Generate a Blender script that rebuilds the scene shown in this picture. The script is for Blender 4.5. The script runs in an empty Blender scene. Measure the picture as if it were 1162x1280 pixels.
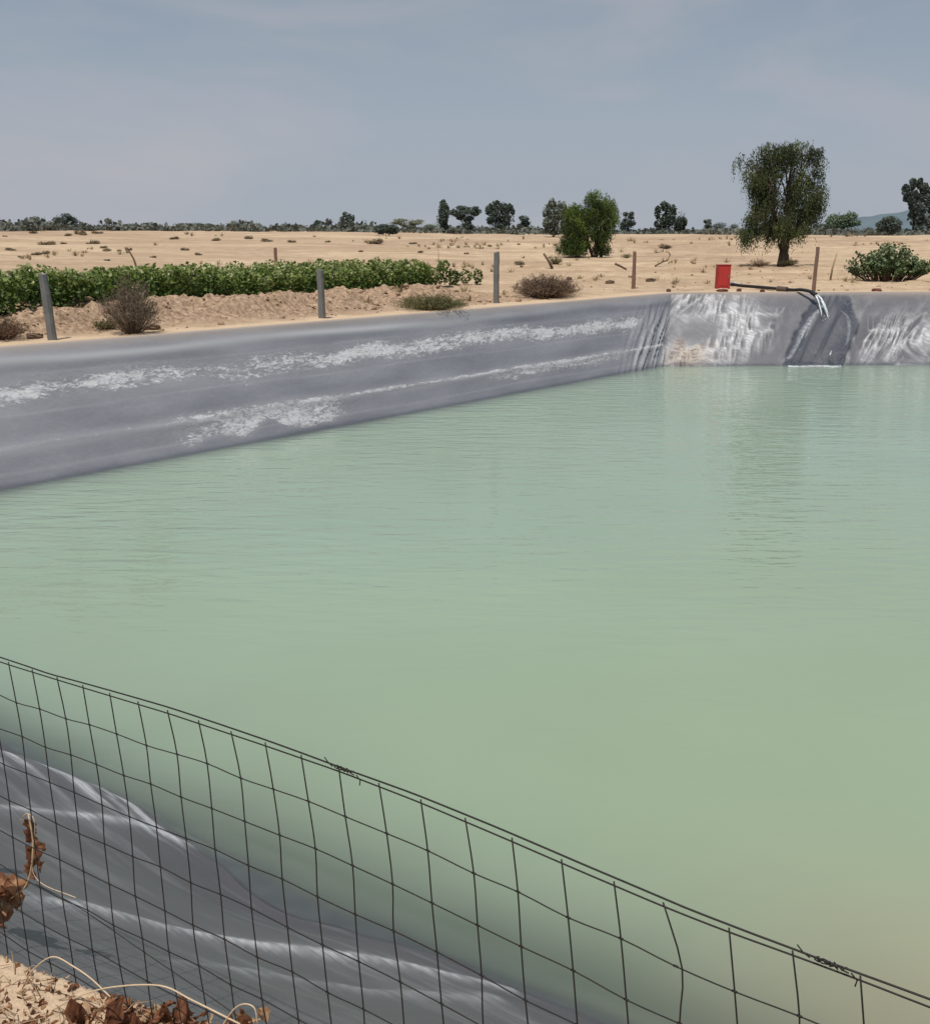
import bpy, math, random
import numpy as np
from mathutils import Vector

random.seed(7)
RNG = np.random.default_rng(11)
R = math.radians
sc = bpy.context.scene
COL = sc.collection
F, CX, CY, HC = 1250.0, 581.0, 640.0, 2.0
TH = math.atan(350.0 / F)
CT, ST = math.cos(TH), math.sin(TH)
WZ = -2.07          # water level below the rim

# ------------------------------------------------------------------ survey helpers (sight lines -> ground points)
def ray(px, py):
    X = (px - CX) / F; Y = (CY - py) / F
    return np.array([X, CT + Y * ST, -ST + Y * CT])

def hit_z(px, py, z):
    d = ray(px, py); t = (z - HC) / d[2]
    return np.array([d[0] * t, d[1] * t, z])

def hit_plane(px, py, p0, n):
    d = ray(px, py); o = np.array([0, 0, HC])
    t = np.dot(np.array(p0) - o, n) / np.dot(d, n)
    return o + d * t

def plane(a, b, c):
    a, b, c = map(np.array, (a, b, c)); n = np.cross(b - a, c - a)
    return a.astype(float), n / np.linalg.norm(n)

# ------------------------------------------------------------------ numpy noise
def _hash(ix, iy, seed):
    h = (ix.astype(np.int64) * 374761393 + iy.astype(np.int64) * 668265263 + seed * 1442695041) & 0xffffffff
    h = ((h ^ (h >> 13)) * 1274126177) & 0xffffffff
    h = h ^ (h >> 16)
    return (h & 0xffffff) / float(0xffffff)

def vnoise(x, y, seed=0):
    x = np.asarray(x, float); y = np.asarray(y, float)
    ix = np.floor(x); iy = np.floor(y); fx = x - ix; fy = y - iy
    fx = fx * fx * (3 - 2 * fx); fy = fy * fy * (3 - 2 * fy)
    a = _hash(ix, iy, seed); b = _hash(ix + 1, iy, seed); c = _hash(ix, iy + 1, seed); d = _hash(ix + 1, iy + 1, seed)
    return (a + (b - a) * fx) * (1 - fy) + (c + (d - c) * fx) * fy

def fbm(x, y, octv=4, seed=0):
    s = 0; a = .5; t = 0
    for o in range(octv):
        s = s + a * vnoise(x * 2 ** o + 17.3 * o, y * 2 ** o - 9.1 * o, seed + o); t += a; a *= .5
    return s / t

def sstep(a, b, x):
    t = np.clip((np.asarray(x, float) - a) / (b - a), 0, 1); return t * t * (3 - 2 * t)

def gauss(x, c, w): return np.exp(-((np.asarray(x) - c) / w) ** 2)

# ------------------------------------------------------------------ pond outline
T = [(-14, 12), (7.06, 34.8), (24, 35.9), (27, 10), (12, -6.8), (1.2, .9), (-.45, 2.06), (-1.3, 2.36), (-5.5, 5.2), (-12, 8.8)]
W = [(-10.9, 12.1), (6.17, 31.67), (21, 32.4), (23.5, 11), (12, -2.6), (2.5, 3.15), (.72, 4.41), (-1.64, 5.86), (-3.9, 7.5), (-9.3, 10.6)]
def densify(P, ns):
    out = []
    for i in range(len(P)):
        a = np.array(P[i], float); b = np.array(P[(i + 1) % len(P)], float)
        for k in range(ns[i]): out.append(a + (b - a) * k / ns[i])
    return np.array(out)
NSEG = [560, 520, 60, 50, 130, 60, 40, 130, 120, 40]
def smooth(P, it):
    for _ in range(it): P = (np.roll(P, 1, 0) + np.roll(P, -1, 0) + 2 * P) / 4
    return P
TD = smooth(densify(T, NSEG), 60); WD = smooth(densify(W, NSEG), 60)
IB = NSEG[0]                                    # index of the far corner
seg = np.linalg.norm(np.roll(TD, -1, 0) - TD, axis=1)
U = np.concatenate([[0], np.cumsum(seg)[:-1]]) - np.cumsum(seg)[IB - 1]   # arc length, 0 at the far corner

def sdf(P, x, y):
    """signed distance to polygon, positive outside"""
    x = np.asarray(x, float); y = np.asarray(y, float); P = np.asarray(P)
    best = np.full(x.shape, 1e18); inside = np.zeros(x.shape, bool)
    n = len(P)
    for i in range(n):
        ax, ay = P[i]; bx, by = P[(i + 1) % n]
        ex, ey = bx - ax, by - ay
        t = np.clip(((x - ax) * ex + (y - ay) * ey) / (ex * ex + ey * ey + 1e-12), 0, 1)
        best = np.minimum(best, (x - ax - t * ex) ** 2 + (y - ay - t * ey) ** 2)
        cond = ((ay > y) != (by > y)) & (x < ex * (y - ay) / (ey if ey else 1e-12) + ax)
        inside ^= cond
    d = np.sqrt(best)
    return np.where(inside, -d, d)
TS = TD[::9]; WS = WD[::9]

# ------------------------------------------------------------------ terrain
EDGE_DIR = np.array([.678, .735]); EDGE_N = np.array([-.735, .678])   # left rim direction and outward normal
def left_coords(x, y):
    dx = x + 8.35; dy = y - 18.1
    return dx * EDGE_DIR[0] + dy * EDGE_DIR[1], dx * EDGE_N[0] + dy * EDGE_N[1]

def terrain(x, y, s=None):
    x = np.asarray(x, float); y = np.asarray(y, float)
    if s is None: s = sdf(TS, x, y)
    r = np.sqrt(x * x + y * y)
    az = np.arctan2(x, np.maximum(y, 1e-3))
    left = 1 - sstep(-.25, .15, az)
    z = 1.05 * sstep(42, 120, r) + .55 * sstep(75, 135, r) + (.42 * left) * sstep(60, 110, r)
    z = z - .55 * sstep(140, 230, r) + .3 * sstep(230, 500, r)
    z = z + (fbm(x / 22, y / 22, 3, 3) - .5) * .55 * sstep(45, 80, r)
    z = z + (fbm(x / 5, y / 5, 3, 5) - .5) * .22 * sstep(3, 12, s)
    z = z + (fbm(x / 260, y / 260, 3, 8) - .45) * 6 * sstep(300, 1400, r)
    z = z + (fbm(x / 1.1, y / 1.1, 4, 6) - .5) * .11 * sstep(.3, 1.6, s) * (1 - sstep(60, 90, r))
    z = z + (fbm(x / .35, y / .35, 3, 7) - .5) * .05 * (1 - sstep(40, 60, r))
    z = z + (fbm(x / .55, y / .55, 3, 12) - .5) * .16 * sstep(.8, 3, s) * sstep(14, 20, r) * (1 - sstep(60, 80, r)) * sstep(.35, .6, fbm(x / 6, y / 6, 2, 13))
    # thrown-up soil bund behind the posts, left bank
    a, n = left_coords(x, y)
    band = sstep(1.5, 2.6, n) * (1 - sstep(3.6, 5.2, n)) * (1 - sstep(13.5, 18, a)) * (y > 8)
    clod = fbm(x / .7 + fbm(x, y, 2, 2) * 1.5, y / .7, 4, 21)
    rg_ = (1 - np.abs(2 * vnoise(x / .42 + clod * 1.6, y / .42, 23) - 1)) ** 2
    z = z + band * (.12 + .40 * clod ** 1.3 + .13 * rg_ + .09 * vnoise(x / .14, y / .14, 24) * (clod > .45))
    # low mound right of the middle, small mound beyond
    for (mx, my, w, h) in MOUNDS: z = z + h * np.exp(-(((x - mx) / w) ** 2 + ((y - my) / (w * .8)) ** 2)) * (.8 + .5 * clod)
    # plough furrows far right
    fur = sstep(44, 52, r) * (1 - sstep(110, 130, r)) * sstep(-.15, .1, az)
    z = z + fur * .07 * np.sin((y * .96 + x * .28 + 2.5 * fbm(x / 12, y / 12, 2, 31)) * 2 * math.pi / 2.6)
    z = z + .03 * (1 - sstep(2, 6, y)) * (1 - sstep(3, 6, np.abs(x)))
    z = np.where(s < 0, np.minimum(z, .03) - .04 - 1.75 * np.maximum(-s - .0, 0) - .02, z)
    return np.maximum(z, -6)
MOUNDS = []
def hit_ground(px, py):
    d = ray(px, py); t = 15.0
    ts = np.concatenate([np.arange(14, 120, .1), np.arange(120, 1500, 1)])
    xs = d[0] * ts; ys = d[1] * ts; zs = HC + d[2] * ts
    g = terrain(xs, ys)
    k = np.argmax(zs < g)
    if not (zs < g).any(): k = np.searchsorted(ts, 200)
    return np.array([xs[k], ys[k], float(g[k])])
def ground_z(x, y): return float(terrain(np.array([x]), np.array([y]))[0])
p = hit_ground(770, 358); MOUNDS.append((p[0], p[1] + 1.2, 1.7, .3))
p = hit_ground(690, 372); MOUNDS.append((p[0], p[1] + .9, 1.1, .22))

# ------------------------------------------------------------------ materials
def new_mat(name):
    m = bpy.data.materials.new(name); m.use_nodes = True; m.node_tree.nodes.clear(); return m, m.node_tree.nodes, m.node_tree.links
def N(nd, typ, **kw):
    n = nd.new(typ)
    for k, v in kw.items():
        if k in ('operation', 'blend_type', 'attribute_name', 'data_type', 'noise_dimensions', 'wave_type', 'bands_direction', 'feature', 'invert', 'noise_type', 'layer_name', 'distribution'):
            setattr(n, k, v)
        else: n.inputs[k].default_value = v
    return n
def ramp(nd, pts, interp='LINEAR'):
    n = nd.new('ShaderNodeValToRGB'); cr = n.color_ramp; cr.interpolation = interp
    while len(cr.elements) < len(pts): cr.elements.new(.5)
    for e, (p, c) in zip(cr.elements, pts):
        e.position = p; e.color = (c[0], c[1], c[2], 1) if not isinstance(c, float) else (c, c, c, 1)
    return n
def math_n(nd, lk, op, a, b=None, c=None, clamp=False):
    n = nd.new('ShaderNodeMath'); n.operation = op; n.use_clamp = clamp
    for i, v in enumerate((a, b, c)):
        if v is None: continue
        if isinstance(v, (int, float)): n.inputs[i].default_value = v
        else: lk.new(v, n.inputs[i])
    return n.outputs[0]
def mixc(nd, lk, fac, a, b, blend='MIX'):
    n = nd.new('ShaderNodeMix'); n.data_type = 'RGBA'; n.blend_type = blend
    for i, v in ((0, fac), (6, a), (7, b)):
        if isinstance(v, (int, float)): n.inputs[i].default_value = v
        elif isinstance(v, tuple): n.inputs[i].default_value = (*v, 1)
        else: lk.new(v, n.inputs[i])
    return n.outputs[2]
def attr(nd, name):
    n = nd.new('ShaderNodeAttribute'); n.attribute_name = name; return n.outputs['Fac']
def simple(name, col, rough=.8, spec=.3, scale=20, var=.25, bump=.2, metallic=0, dist=.01):
    m, nd, lk = new_mat(name)
    tc = nd.new('ShaderNodeTexCoord')
    no = N(nd, 'ShaderNodeTexNoise', Scale=scale, Detail=5.0, Roughness=.65); lk.new(tc.outputs['Object'], no.inputs['Vector'])
    c = mixc(nd, lk, no.outputs['Fac'], tuple(v * (1 - var) for v in col), tuple(min(1, v * (1 + var)) for v in col))
    b = N(nd, 'ShaderNodeBump', Strength=bump, Distance=dist); lk.new(no.outputs['Fac'], b.inputs['Height'])
    p = N(nd, 'ShaderNodeBsdfPrincipled', Roughness=rough, Metallic=metallic); p.inputs['Specular IOR Level'].default_value = spec
    lk.new(c, p.inputs['Base Color']); lk.new(b.outputs[0], p.inputs['Normal'])
    o = nd.new('ShaderNodeOutputMaterial'); lk.new(p.outputs[0], o.inputs[0]); return m
def leaf_mat(name, cols, trans=.3, rough=.6, spec=.2):
    """leaf colour from a per-leaf tint attribute"""
    m, nd, lk = new_mat(name)
    r = ramp(nd, [(i / (len(cols) - 1), c) for i, c in enumerate(cols)]); lk.new(attr(nd, 'tint'), r.inputs[0])
    p = N(nd, 'ShaderNodeBsdfPrincipled', Roughness=rough); p.inputs['Specular IOR Level'].default_value = spec
    lk.new(r.outputs[0], p.inputs['Base Color'])
    t = nd.new('ShaderNodeBsdfTranslucent'); lk.new(r.outputs[0], t.inputs[0])
    mx = nd.new('ShaderNodeMixShader'); mx.inputs[0].default_value = trans
    lk.new(p.outputs[0], mx.inputs[1]); lk.new(t.outputs[0], mx.inputs[2])
    o = nd.new('ShaderNodeOutputMaterial'); lk.new(mx.outputs[0], o.inputs[0]); return m

# ------------------------------------------------------------------ object helpers
def tag(o, label=None, cat=None, group=None, kind=None):
    if label: o['label'] = label
    if cat: o['category'] = cat
    if group: o['group'] = group
    if kind: o['kind'] = kind
    return o
def empty(name, loc, rz=0):
    o = bpy.data.objects.new(name, None); o.location = loc; o.rotation_euler = (0, 0, rz); COL.objects.link(o)
    o.empty_display_size = .1; return o
def mesh_np(name, V, Fq, mat, parent=None, attrs=None, smooth_=False, uv=None):
    V = np.asarray(V, np.float32); me = bpy.data.meshes.new(name)
    if isinstance(Fq, np.ndarray):
        k = Fq.shape[1]; nf = len(Fq)
        me.vertices.add(len(V)); me.vertices.foreach_set('co', V.ravel())
        me.loops.add(nf * k); me.loops.foreach_set('vertex_index', Fq.astype(np.int32).ravel())
        me.polygons.add(nf); me.polygons.foreach_set('loop_start', np.arange(0, nf * k, k, dtype=np.int32))
        me.update(calc_edges=True)
    else: me.from_pydata([tuple(map(float, v)) for v in V], [], Fq); me.update()
    if attrs:
        for an, av in attrs.items():
            a = me.attributes.new(an, 'FLOAT', 'POINT'); a.data.foreach_set('value', np.asarray(av, np.float32).ravel())
    if uv is not None:
        l = me.uv_layers.new(name='UVMap'); idx = np.empty(len(me.loops), np.int32); me.loops.foreach_get('vertex_index', idx)
        l.data.foreach_set('uv', np.asarray(uv, np.float32)[idx].ravel())
    if smooth_: me.polygons.foreach_set('use_smooth', np.ones(len(me.polygons), bool))
    me.materials.append(mat); me.validate()
    o = bpy.data.objects.new(name, me); COL.objects.link(o)
    if parent is not None: o.parent = parent
    return o
class MB:
    def __init__(s): s.v = []; s.f = []; s.t = []
    def tube(s, pts, rad, n=6, tint=.5, cap=True):
        pts = [np.array(p, float) for p in pts]
        if isinstance(rad, (int, float)): rad = [rad] * len(pts)
        base = len(s.v); up = np.array([.13, .27, .95])
        for i, p in enumerate(pts):
            t = pts[min(i + 1, len(pts) - 1)] - pts[max(i - 1, 0)]; t = t / (np.linalg.norm(t) + 1e-9)
            a = np.cross(t, up if abs(np.dot(t, up)) < .95 else np.array([1., 0, 0])); a /= np.linalg.norm(a); b = np.cross(t, a)
            for k in range(n):
                an = 2 * math.pi * k / n; s.v.append(p + rad[i] * (a * math.cos(an) + b * math.sin(an))); s.t.append(tint)
        for i in range(len(pts) - 1):
            for k in range(n):
                s.f.append((base + i * n + k, base + i * n + (k + 1) % n, base + (i + 1) * n + (k + 1) % n, base + (i + 1) * n + k))
        if cap:
            s.f.append(tuple(base + k for k in range(n))[::-1]); s.f.append(tuple(base + (len(pts) - 1) * n + k for k in range(n)))
    def box(s, c, h, rz=0, taper=1.0, jit=0):
        base = len(s.v); ca, sa = math.cos(rz), math.sin(rz)
        for dz in (-1, 1):
            k = taper if dz > 0 else 1
            for dx, dy in ((-1, -1), (1, -1), (1, 1), (-1, 1)):
                x, y = dx * h[0] * k + random.uniform(-jit, jit), dy * h[1] * k + random.uniform(-jit, jit)
                s.v.append(np.array([c[0] + x * ca - y * sa, c[1] + x * sa + y * ca, c[2] + dz * h[2] + random.uniform(-jit, jit)])); s.t.append(.5)
        for q in ((3, 2, 1, 0), (4, 5, 6, 7), (0, 1, 5, 4), (1, 2, 6, 5), (2, 3, 7, 6), (3, 0, 4, 7)): s.f.append(tuple(base + i for i in q))
    def build(s, name, mat, parent=None, bevel=0, smooth_=False):
        o = mesh_np(name, np.array(s.v), s.f, mat, parent, {'tint': np.array(s.t)}, smooth_)
        if bevel:
            m = o.modifiers.new('b', 'BEVEL'); m.width = bevel; m.segments = 2
        return o
def leaf_quads(C, size, up=.3, aspect=.5, droop=None, tint=None, rng=RNG):
    """rhombic leaves: C centres (n,3)"""
    n = len(C); d = rng.normal(size=(n, 3))
    if droop is not None: d = d * (1 - droop) + np.array([0, 0, -1.]) * droop * 1.8
    d /= np.linalg.norm(d, axis=1)[:, None] + 1e-9
    r = rng.normal(size=(n, 3)); r[:, 2] += up * 3
    side = np.cross(d, r); side /= np.linalg.norm(side, axis=1)[:, None] + 1e-9
    L = (np.asarray(size) * rng.uniform(.6, 1.3, n))[:, None] * .5
    V = np.stack([C - d * L, C + side * L * aspect, C + d * L, C - side * L * aspect], 1).reshape(-1, 3)
    Fq = np.arange(4 * n).reshape(n, 4)
    if tint is None: tint = rng.uniform(0, 1, n)
    return V, Fq, np.repeat(tint, 4)
def in_blob(n, c, r, rng=RNG, shell=.35):
    d = rng.normal(size=(n, 3)); d /= np.linalg.norm(d, axis=1)[:, None]
    rad = rng.uniform(shell, 1, n) ** .6
    return np.array(c) + d * rad[:, None] * np.array(r)

# ------------------------------------------------------------------ ground
def build_ground():
    az = np.concatenate([np.arange(-34, 34, .125), np.arange(34, 326, 2.5)]) * math.pi / 180
    rr = [.35]
    while rr[-1] < 9000:
        r = rr[-1]
        rr.append(r + (.013 if 1.6 < r < 3.4 else .04 if r < 4 else .12 if r < 15 else .1 if r < 42 else .2 if r < 60 else .012 * r if r < 400 else .05 * r))
    rr = np.array(rr); A, Rr = np.meshgrid(az, rr)
    x = Rr * np.sin(A); y = Rr * np.cos(A); s = sdf(TS, x, y)
    z = terrain(x, y, s); nr, na = x.shape
    a, n = left_coords(x, y)
    clodb = sstep(1.0, 2.0, n) * (1 - sstep(4.5, 6.5, n)) * (1 - sstep(14, 20, a)) * (y > 8)
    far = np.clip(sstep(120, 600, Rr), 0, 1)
    scrub = sstep(150, 190, Rr) * sstep(.45, .55, fbm(x / 30, y / 30, 3, 40))
    idx = np.arange(nr * na).reshape(nr, na)
    q = np.stack([idx[:-1], np.roll(idx, -1, 1)[:-1], np.roll(idx, -1, 1)[1:], idx[1:]], -1).reshape(-1, 4)[:, ::-1]
    V = np.stack([x, y, z], -1).reshape(-1, 3)
    V = np.vstack([V, [[0, 0, ground_z(0, .01)]]]); c = len(V) - 1
    m, nd, lk = new_mat('sandy_soil')
    tc = nd.new('ShaderNodeTexCoord')
    def nz(sc_, det=6.0, ro=.6, vec=None):
        k = N(nd, 'ShaderNodeTexNoise', Scale=sc_, Detail=det, Roughness=ro); lk.new(vec or tc.outputs['Object'], k.inputs['Vector']); return k.outputs['Fac']
    mp = nd.new('ShaderNodeMapping'); mp.inputs['Scale'].default_value = (.25, 1, 1); mp.inputs['Rotation'].default_value = (0, 0, .25); lk.new(tc.outputs['Object'], mp.inputs[0])
    n1 = nz(.09, 5); n2 = nz(1.3, 8, .7); n3 = nz(9, 8, .7); n4 = nz(.35, 6, .65, mp.outputs[0])
    base = ramp(nd, [(.33, (.31, .225, .15)), (.5, (.48, .36, .24)), (.66, (.62, .49, .34))]); lk.new(n2, base.inputs[0])
    big = ramp(nd, [(.38, (.36, .25, .175)), (.60, (.60, .46, .31))]); lk.new(n1, big.inputs[0])
    col = mixc(nd, lk, .5, base.outputs[0], big.outputs[0])
    st = ramp(nd, [(.42, 0.0), (.6, 1.0)]); lk.new(n4, st.inputs[0])
    col = mixc(nd, lk, math_n(nd, lk, 'MULTIPLY', st.outputs[0], .6), col, (.33, .225, .145))
    clc = ramp(nd, [(.36, (.12, .075, .05)), (.5, (.32, .215, .145)), (.64, (.52, .385, .26))]); lk.new(n3, clc.inputs[0])
    col = mixc(nd, lk, math_n(nd, lk, 'MULTIPLY', attr(nd, 'clod'), .8), col, clc.outputs[0])
    col = mixc(nd, lk, attr(nd, 'rim'), col, (.60, .455, .31))
    col = mixc(nd, lk, attr(nd, 'scrub'), col, (.16, .17, .09))
    grit = ramp(nd, [(.35, .78), (.6, 1.06)]); lk.new(nz(45, 4, .7), grit.inputs[0]); col = mixc(nd, lk, 1.0, col, grit.outputs[0], 'MULTIPLY')
    col = mixc(nd, lk, math_n(nd, lk, 'MULTIPLY', attr(nd, 'far'), .55), col, (.34, .35, .33))  # aerial haze mixed into the far ground colour
    bp = N(nd, 'ShaderNodeBump', Strength=.8, Distance=.05)
    hsum = math_n(nd, lk, 'ADD', n2, math_n(nd, lk, 'MULTIPLY', n3, .7)); lk.new(hsum, bp.inputs['Height'])
    p = N(nd, 'ShaderNodeBsdfPrincipled', Roughness=.95); p.inputs['Specular IOR Level'].default_value = .1
    lk.new(col, p.inputs['Base Color']); lk.new(bp.outputs[0], p.inputs['Normal'])
    o = nd.new('ShaderNodeOutputMaterial'); lk.new(p.outputs[0], o.inputs[0])
    rim = (1 - sstep(.5, 1.3, s + (fbm(x / .8, y / .8, 3, 50) - .5) * .9)) * .75
    at = {k: np.append(v.ravel(), v.ravel()[0]) for k, v in dict(clod=clodb, far=far, rim=rim, scrub=scrub).items()}
    ring = np.stack([idx[0], np.roll(idx[0], -1), np.roll(idx[0], -1), np.full(na, c)], -1)
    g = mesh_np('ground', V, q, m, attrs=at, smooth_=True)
    tag(g, kind='structure')
build_ground()
# a disc closing the ground straight under the viewer
d0 = MB(); d0.v = [np.array([.36 * math.sin(k * .3142), .36 * math.cos(k * .3142), ground_z(.36 * math.sin(k * .3142), .36 * math.cos(k * .3142)) - .004]) for k in range(20)]; d0.t = [0] * 20
d0.f = [tuple(range(20))[::-1]]
tag(d0.build('ground_patch', simple('soil_patch', (.45, .32, .21))), kind='structure')

# ------------------------------------------------------------------ pond liner
NP = plane((-.4, 1.85, 0), (-5.5, 5.2, 0), (-1.64, 5.72, WZ))
FP = plane((7.06, 34.8, 0), (24, 35.9, 0), (6.17, 31.67, WZ))
def xy_line(pts, pl): return [hit_plane(a, b, *pl)[:2] for a, b in pts]
def dist_poly(x, y, P):
    best = np.full(x.shape, 1e9); tt = np.zeros(x.shape); tot = 0
    L = [math.dist(P[i], P[i + 1]) for i in range(len(P) - 1)]; Ls = sum(L)
    for i in range(len(P) - 1):
        a, b = P[i], P[i + 1]; e = (b[0] - a[0], b[1] - a[1])
        t = np.clip(((x - a[0]) * e[0] + (y - a[1]) * e[1]) / (e[0] ** 2 + e[1] ** 2), 0, 1)
        d = np.hypot(x - a[0] - t * e[0], y - a[1] - t * e[1]); k = d < best
        best = np.where(k, d, best); tt = np.where(k, (tot + t * L[i]) / Ls, tt); tot += L[i]
    return best, tt
def build_liner():
    vs = np.concatenate([[-.12, -.06, -.02], np.linspace(0, 1.12, 78), np.linspace(1.18, 2.6, 14)])
    nu, nv = len(TD), len(vs)
    VV, UU = np.meshgrid(vs, U); II = np.arange(nu)[:, None] + 0 * VV
    X = TD[:, None, 0] + (WD - TD)[:, None, 0] * VV; Y = TD[:, None, 1] + (WD - TD)[:, None, 1] * VV
    Z = WZ * np.maximum(VV, 0) + np.where(VV < 0, 3.2 * VV, 0)
    Z += .035 * np.exp(-np.maximum(VV, 0) / .06) * (VV >= 0) - .035 * (VV >= 0) * 1.0 + .02
    side = np.where((II >= 0) & (II < IB), 0, np.where(II < IB + NSEG[1], 1, 2))
    near = (II >= sum(NSEG[:5])) & (II < sum(NSEG[:9]))
    # normals of the slope
    tx = np.gradient(X, axis=0); ty = np.gradient(Y, axis=0); tz = 0 * tx
    sx = (WD - TD)[:, None, 0] + 0 * X; sy = (WD - TD)[:, None, 1] + 0 * X; sz = WZ + 0 * X
    nx = ty * sz - tz * sy; ny = tz * sx - tx * sz; nz = tx * sy - ty * sx
    nn = np.sqrt(nx ** 2 + ny ** 2 + nz ** 2) + 1e-9; sg = np.sign(nz); nx, ny, nz = nx / nn * sg, ny / nn * sg, nz / nn * sg
    D = np.zeros_like(X); dust_glare = np.zeros_like(X); wet_and_shade = np.zeros_like(X); mud = np.zeros_like(X); crink = np.zeros_like(X); painted_gleam = np.zeros_like(X)
    inb = sstep(0, .06, VV) 
    # ---- left bank: long undulations, two bands of dusty crinkled film, glare painted in as white
    lf = side == 0
    und = (fbm(UU / 3.5, VV * 3, 3, 60) - .5)
    D += lf * inb * (und * .05 + .04 * gauss(VV + .02 * np.sin(UU), .12, .05) + .035 * gauss(VV + .012 * np.sin(UU * 1.3), .74, .035))
    # u measured back from the corner; sections of the band
    b1 = gauss(VV + (fbm(UU / 2, VV * 0, 2, 61) - .5) * .12, .36, .13) * (.82 + .18 * sstep(-21, -13, UU)) * (1 - sstep(-2.5, -.8, UU))
    b2 = gauss(VV, .735, .026) * (.55 + .45 * sstep(-22, -14, UU))
    br = sstep(.62, .74, VV) * (1 - sstep(.9, .98, VV + .25 * (fbm(UU / .9, VV * 2, 2, 64) - .5)))
    b3 = br * np.exp(-((UU + 18.0) / 3.1) ** 4)
    b4 = sstep(.66, .73, VV) * (1 - sstep(.78, .93, VV)) * (sstep(-12.5, -9, UU)) * (1 - sstep(-2.8, -1.6, UU)) * .85
    pale = gauss(VV + .015 * np.sin(UU * .7), .12, .035)
    dl = np.maximum.reduce([b1 * 1.04, b2 * 1.05, b3 * .98, b4 * 1.08])
    dust_glare += lf * dl; crink += lf * dl * .8
    palem = lf * (pale * .85 * (1 - sstep(-12, -7, UU)) + .5 * gauss(VV, .76, .03) + .22 * gauss(VV + .006 * np.sin(UU * .9), .5, .008) + .25 * gauss(VV + .01 * np.sin(UU * .6), .9, .01) + .2 * gauss(VV + .01 * np.sin(UU * .5 + 1), .22, .007))
    def ridge(a, b, sd): return (1 - np.abs(2 * vnoise(a, b, sd) - 1)) ** 2.2
    # ---- pleats either side of the far corner
    fx = fbm(UU / 1.2, VV * 1.5, 2, 70) * 1.6
    slant = UU + (VV - .5) * np.where(UU < 0, .9, .25) + .25 * fx
    plz = sstep(-3.4, -.7, UU) * (1 - sstep(.0, .25, UU))
    pw = np.clip(.75 * ridge(slant / .22, VV * 1.3, 71) + .4 * ridge(slant / .11, VV * 2.5, 72), 0, 1)
    D += plz * inb * (.02 + .11 * pw * sstep(.0, .5, VV) * (.5 + fbm(UU * 1.3, VV * 2, 2, 73)))
    crink += plz * .25; painted_gleam += plz * (np.clip(pw - .25, 0, 1) * .75 * sstep(.15, .6, VV))
    D += -.06 * gauss(UU + .1 * np.sin(VV * 5), .05, .16) * inb
    # ---- far bank: broken vertical wrinkles
    fr = side == 1
    wz = np.clip(fbm(UU / 1.3 + 3, VV * 2.0, 3, 76) * 2.6 - .85, 0, 1)
    wu = UU + .5 * (fbm(UU / 1.1, VV * 1.6, 2, 77) - .5) * 2.2 - VV * (1.1 * vnoise(UU / 2.1, VV * 0, 82) - .55)
    w1 = np.clip(.8 * ridge((wu + VV * .35) / .17, VV * 4.5 + 9, 83) + .5 * ridge((wu - VV * .5) / .10, VV * 8, 84), 0, 1)
    w2 = fbm(UU / .16, VV * 5, 3, 78)
    amp = wz * (.25 + .75 * (1 - sstep(3.2, 5.0, UU)) + 1.0 * sstep(.25, .75, VV) * sstep(6.2, 7, UU))
    painted_gleam += fr * inb * (np.clip(w1 - .28, 0, 1) * amp * 1.35 + .28 * np.clip(fbm(UU / .5, VV * 3.5, 4, 87) - .5, 0, 1) * 3 * (sstep(6.2, 7.2, UU) * sstep(.3, .9, VV) + .35))
    D += fr * inb * (.10 * w1 * amp + .05 * (fbm(UU / 1.6, VV * 2.2, 3, 79) - .5) + .02 * (w2 - .5) * amp)
    zone = (1 - sstep(2.6, 3.6, UU - .0 + (fbm(UU, VV * 3, 2, 80) - .5) * 2))
    dust_glare += fr * (zone * (.22 + .15 * wz) + (1 - zone) * .22 * wz + .5 * sstep(8.0, 10.5, UU) * sstep(.35, .95, VV) * (.4 + .6 * wz) + .16 * gauss(VV, .32, .05))
    painted_gleam += fr * .16 * zone * (.4 + fbm(UU * 2, VV * 5, 3, 85)) * inb
    dust_glare += fr * .45 * gauss(UU, .75, .9) * sstep(.55, .75, VV)
    crink += fr * (.35 + .5 * wz)
    mud += fr * gauss(UU, .95, .75) * sstep(.66, .82, VV + (fbm(UU * 2, VV * 6, 2, 81) - .5) * .3)
    # ---- wet apron below the outlet
    bl = xy_line([(1020, 372), (1000, 400), (985, 430), (974, 458)], FP); brr = xy_line([(1062, 376), (1070, 400), (1064, 430), (1052, 458)], FP)
    yl = np.array([b[1] for b in bl])[::-1]; xl = np.array([b[0] for b in bl])[::-1]; yr = np.array([b[1] for b in brr])[::-1]; xr = np.array([b[0] for b in brr])[::-1]
    jit = (fbm(X * 1.7, VV * 7, 3, 90) - .5) * .35
    XL = np.interp(Y, yl, xl) + jit; XR = np.interp(Y, yr, xr) + jit
    wm = sstep(-.06, .06, X - XL) * (1 - sstep(-.06, .06, X - XR)) * sstep(.02, .1, VV)
    edge = np.maximum(gauss(X, XL + .16, .2), gauss(X, XR - .2, .24)) 
    wet_and_shade += fr * inb * np.clip(.32 - w1, 0, 1) * amp * 1.5 + fr * wm * (.5 + .35 * edge + .45 * (ridge((UU + VV * .5) / .22, VV * 1.5, 89) - .35)) - .0 + (side < 2) * .6 * gauss(VV, 1.0, .02 + .02 * fbm(UU / .8, VV * 0, 2, 88));  dust_glare *= 1 - fr * wm * .85; painted_gleam *= 1 - fr * wm * .9; D *= 1 - fr * wm * .1; D += fr * wm * .06 * ridge((UU + VV * .5) / .3, VV * 1.5, 91)  # crease term: valley shade painted through the wet mask
    # ---- near bank: bulge, hollow and long folds
    nb = near.astype(float)
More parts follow.
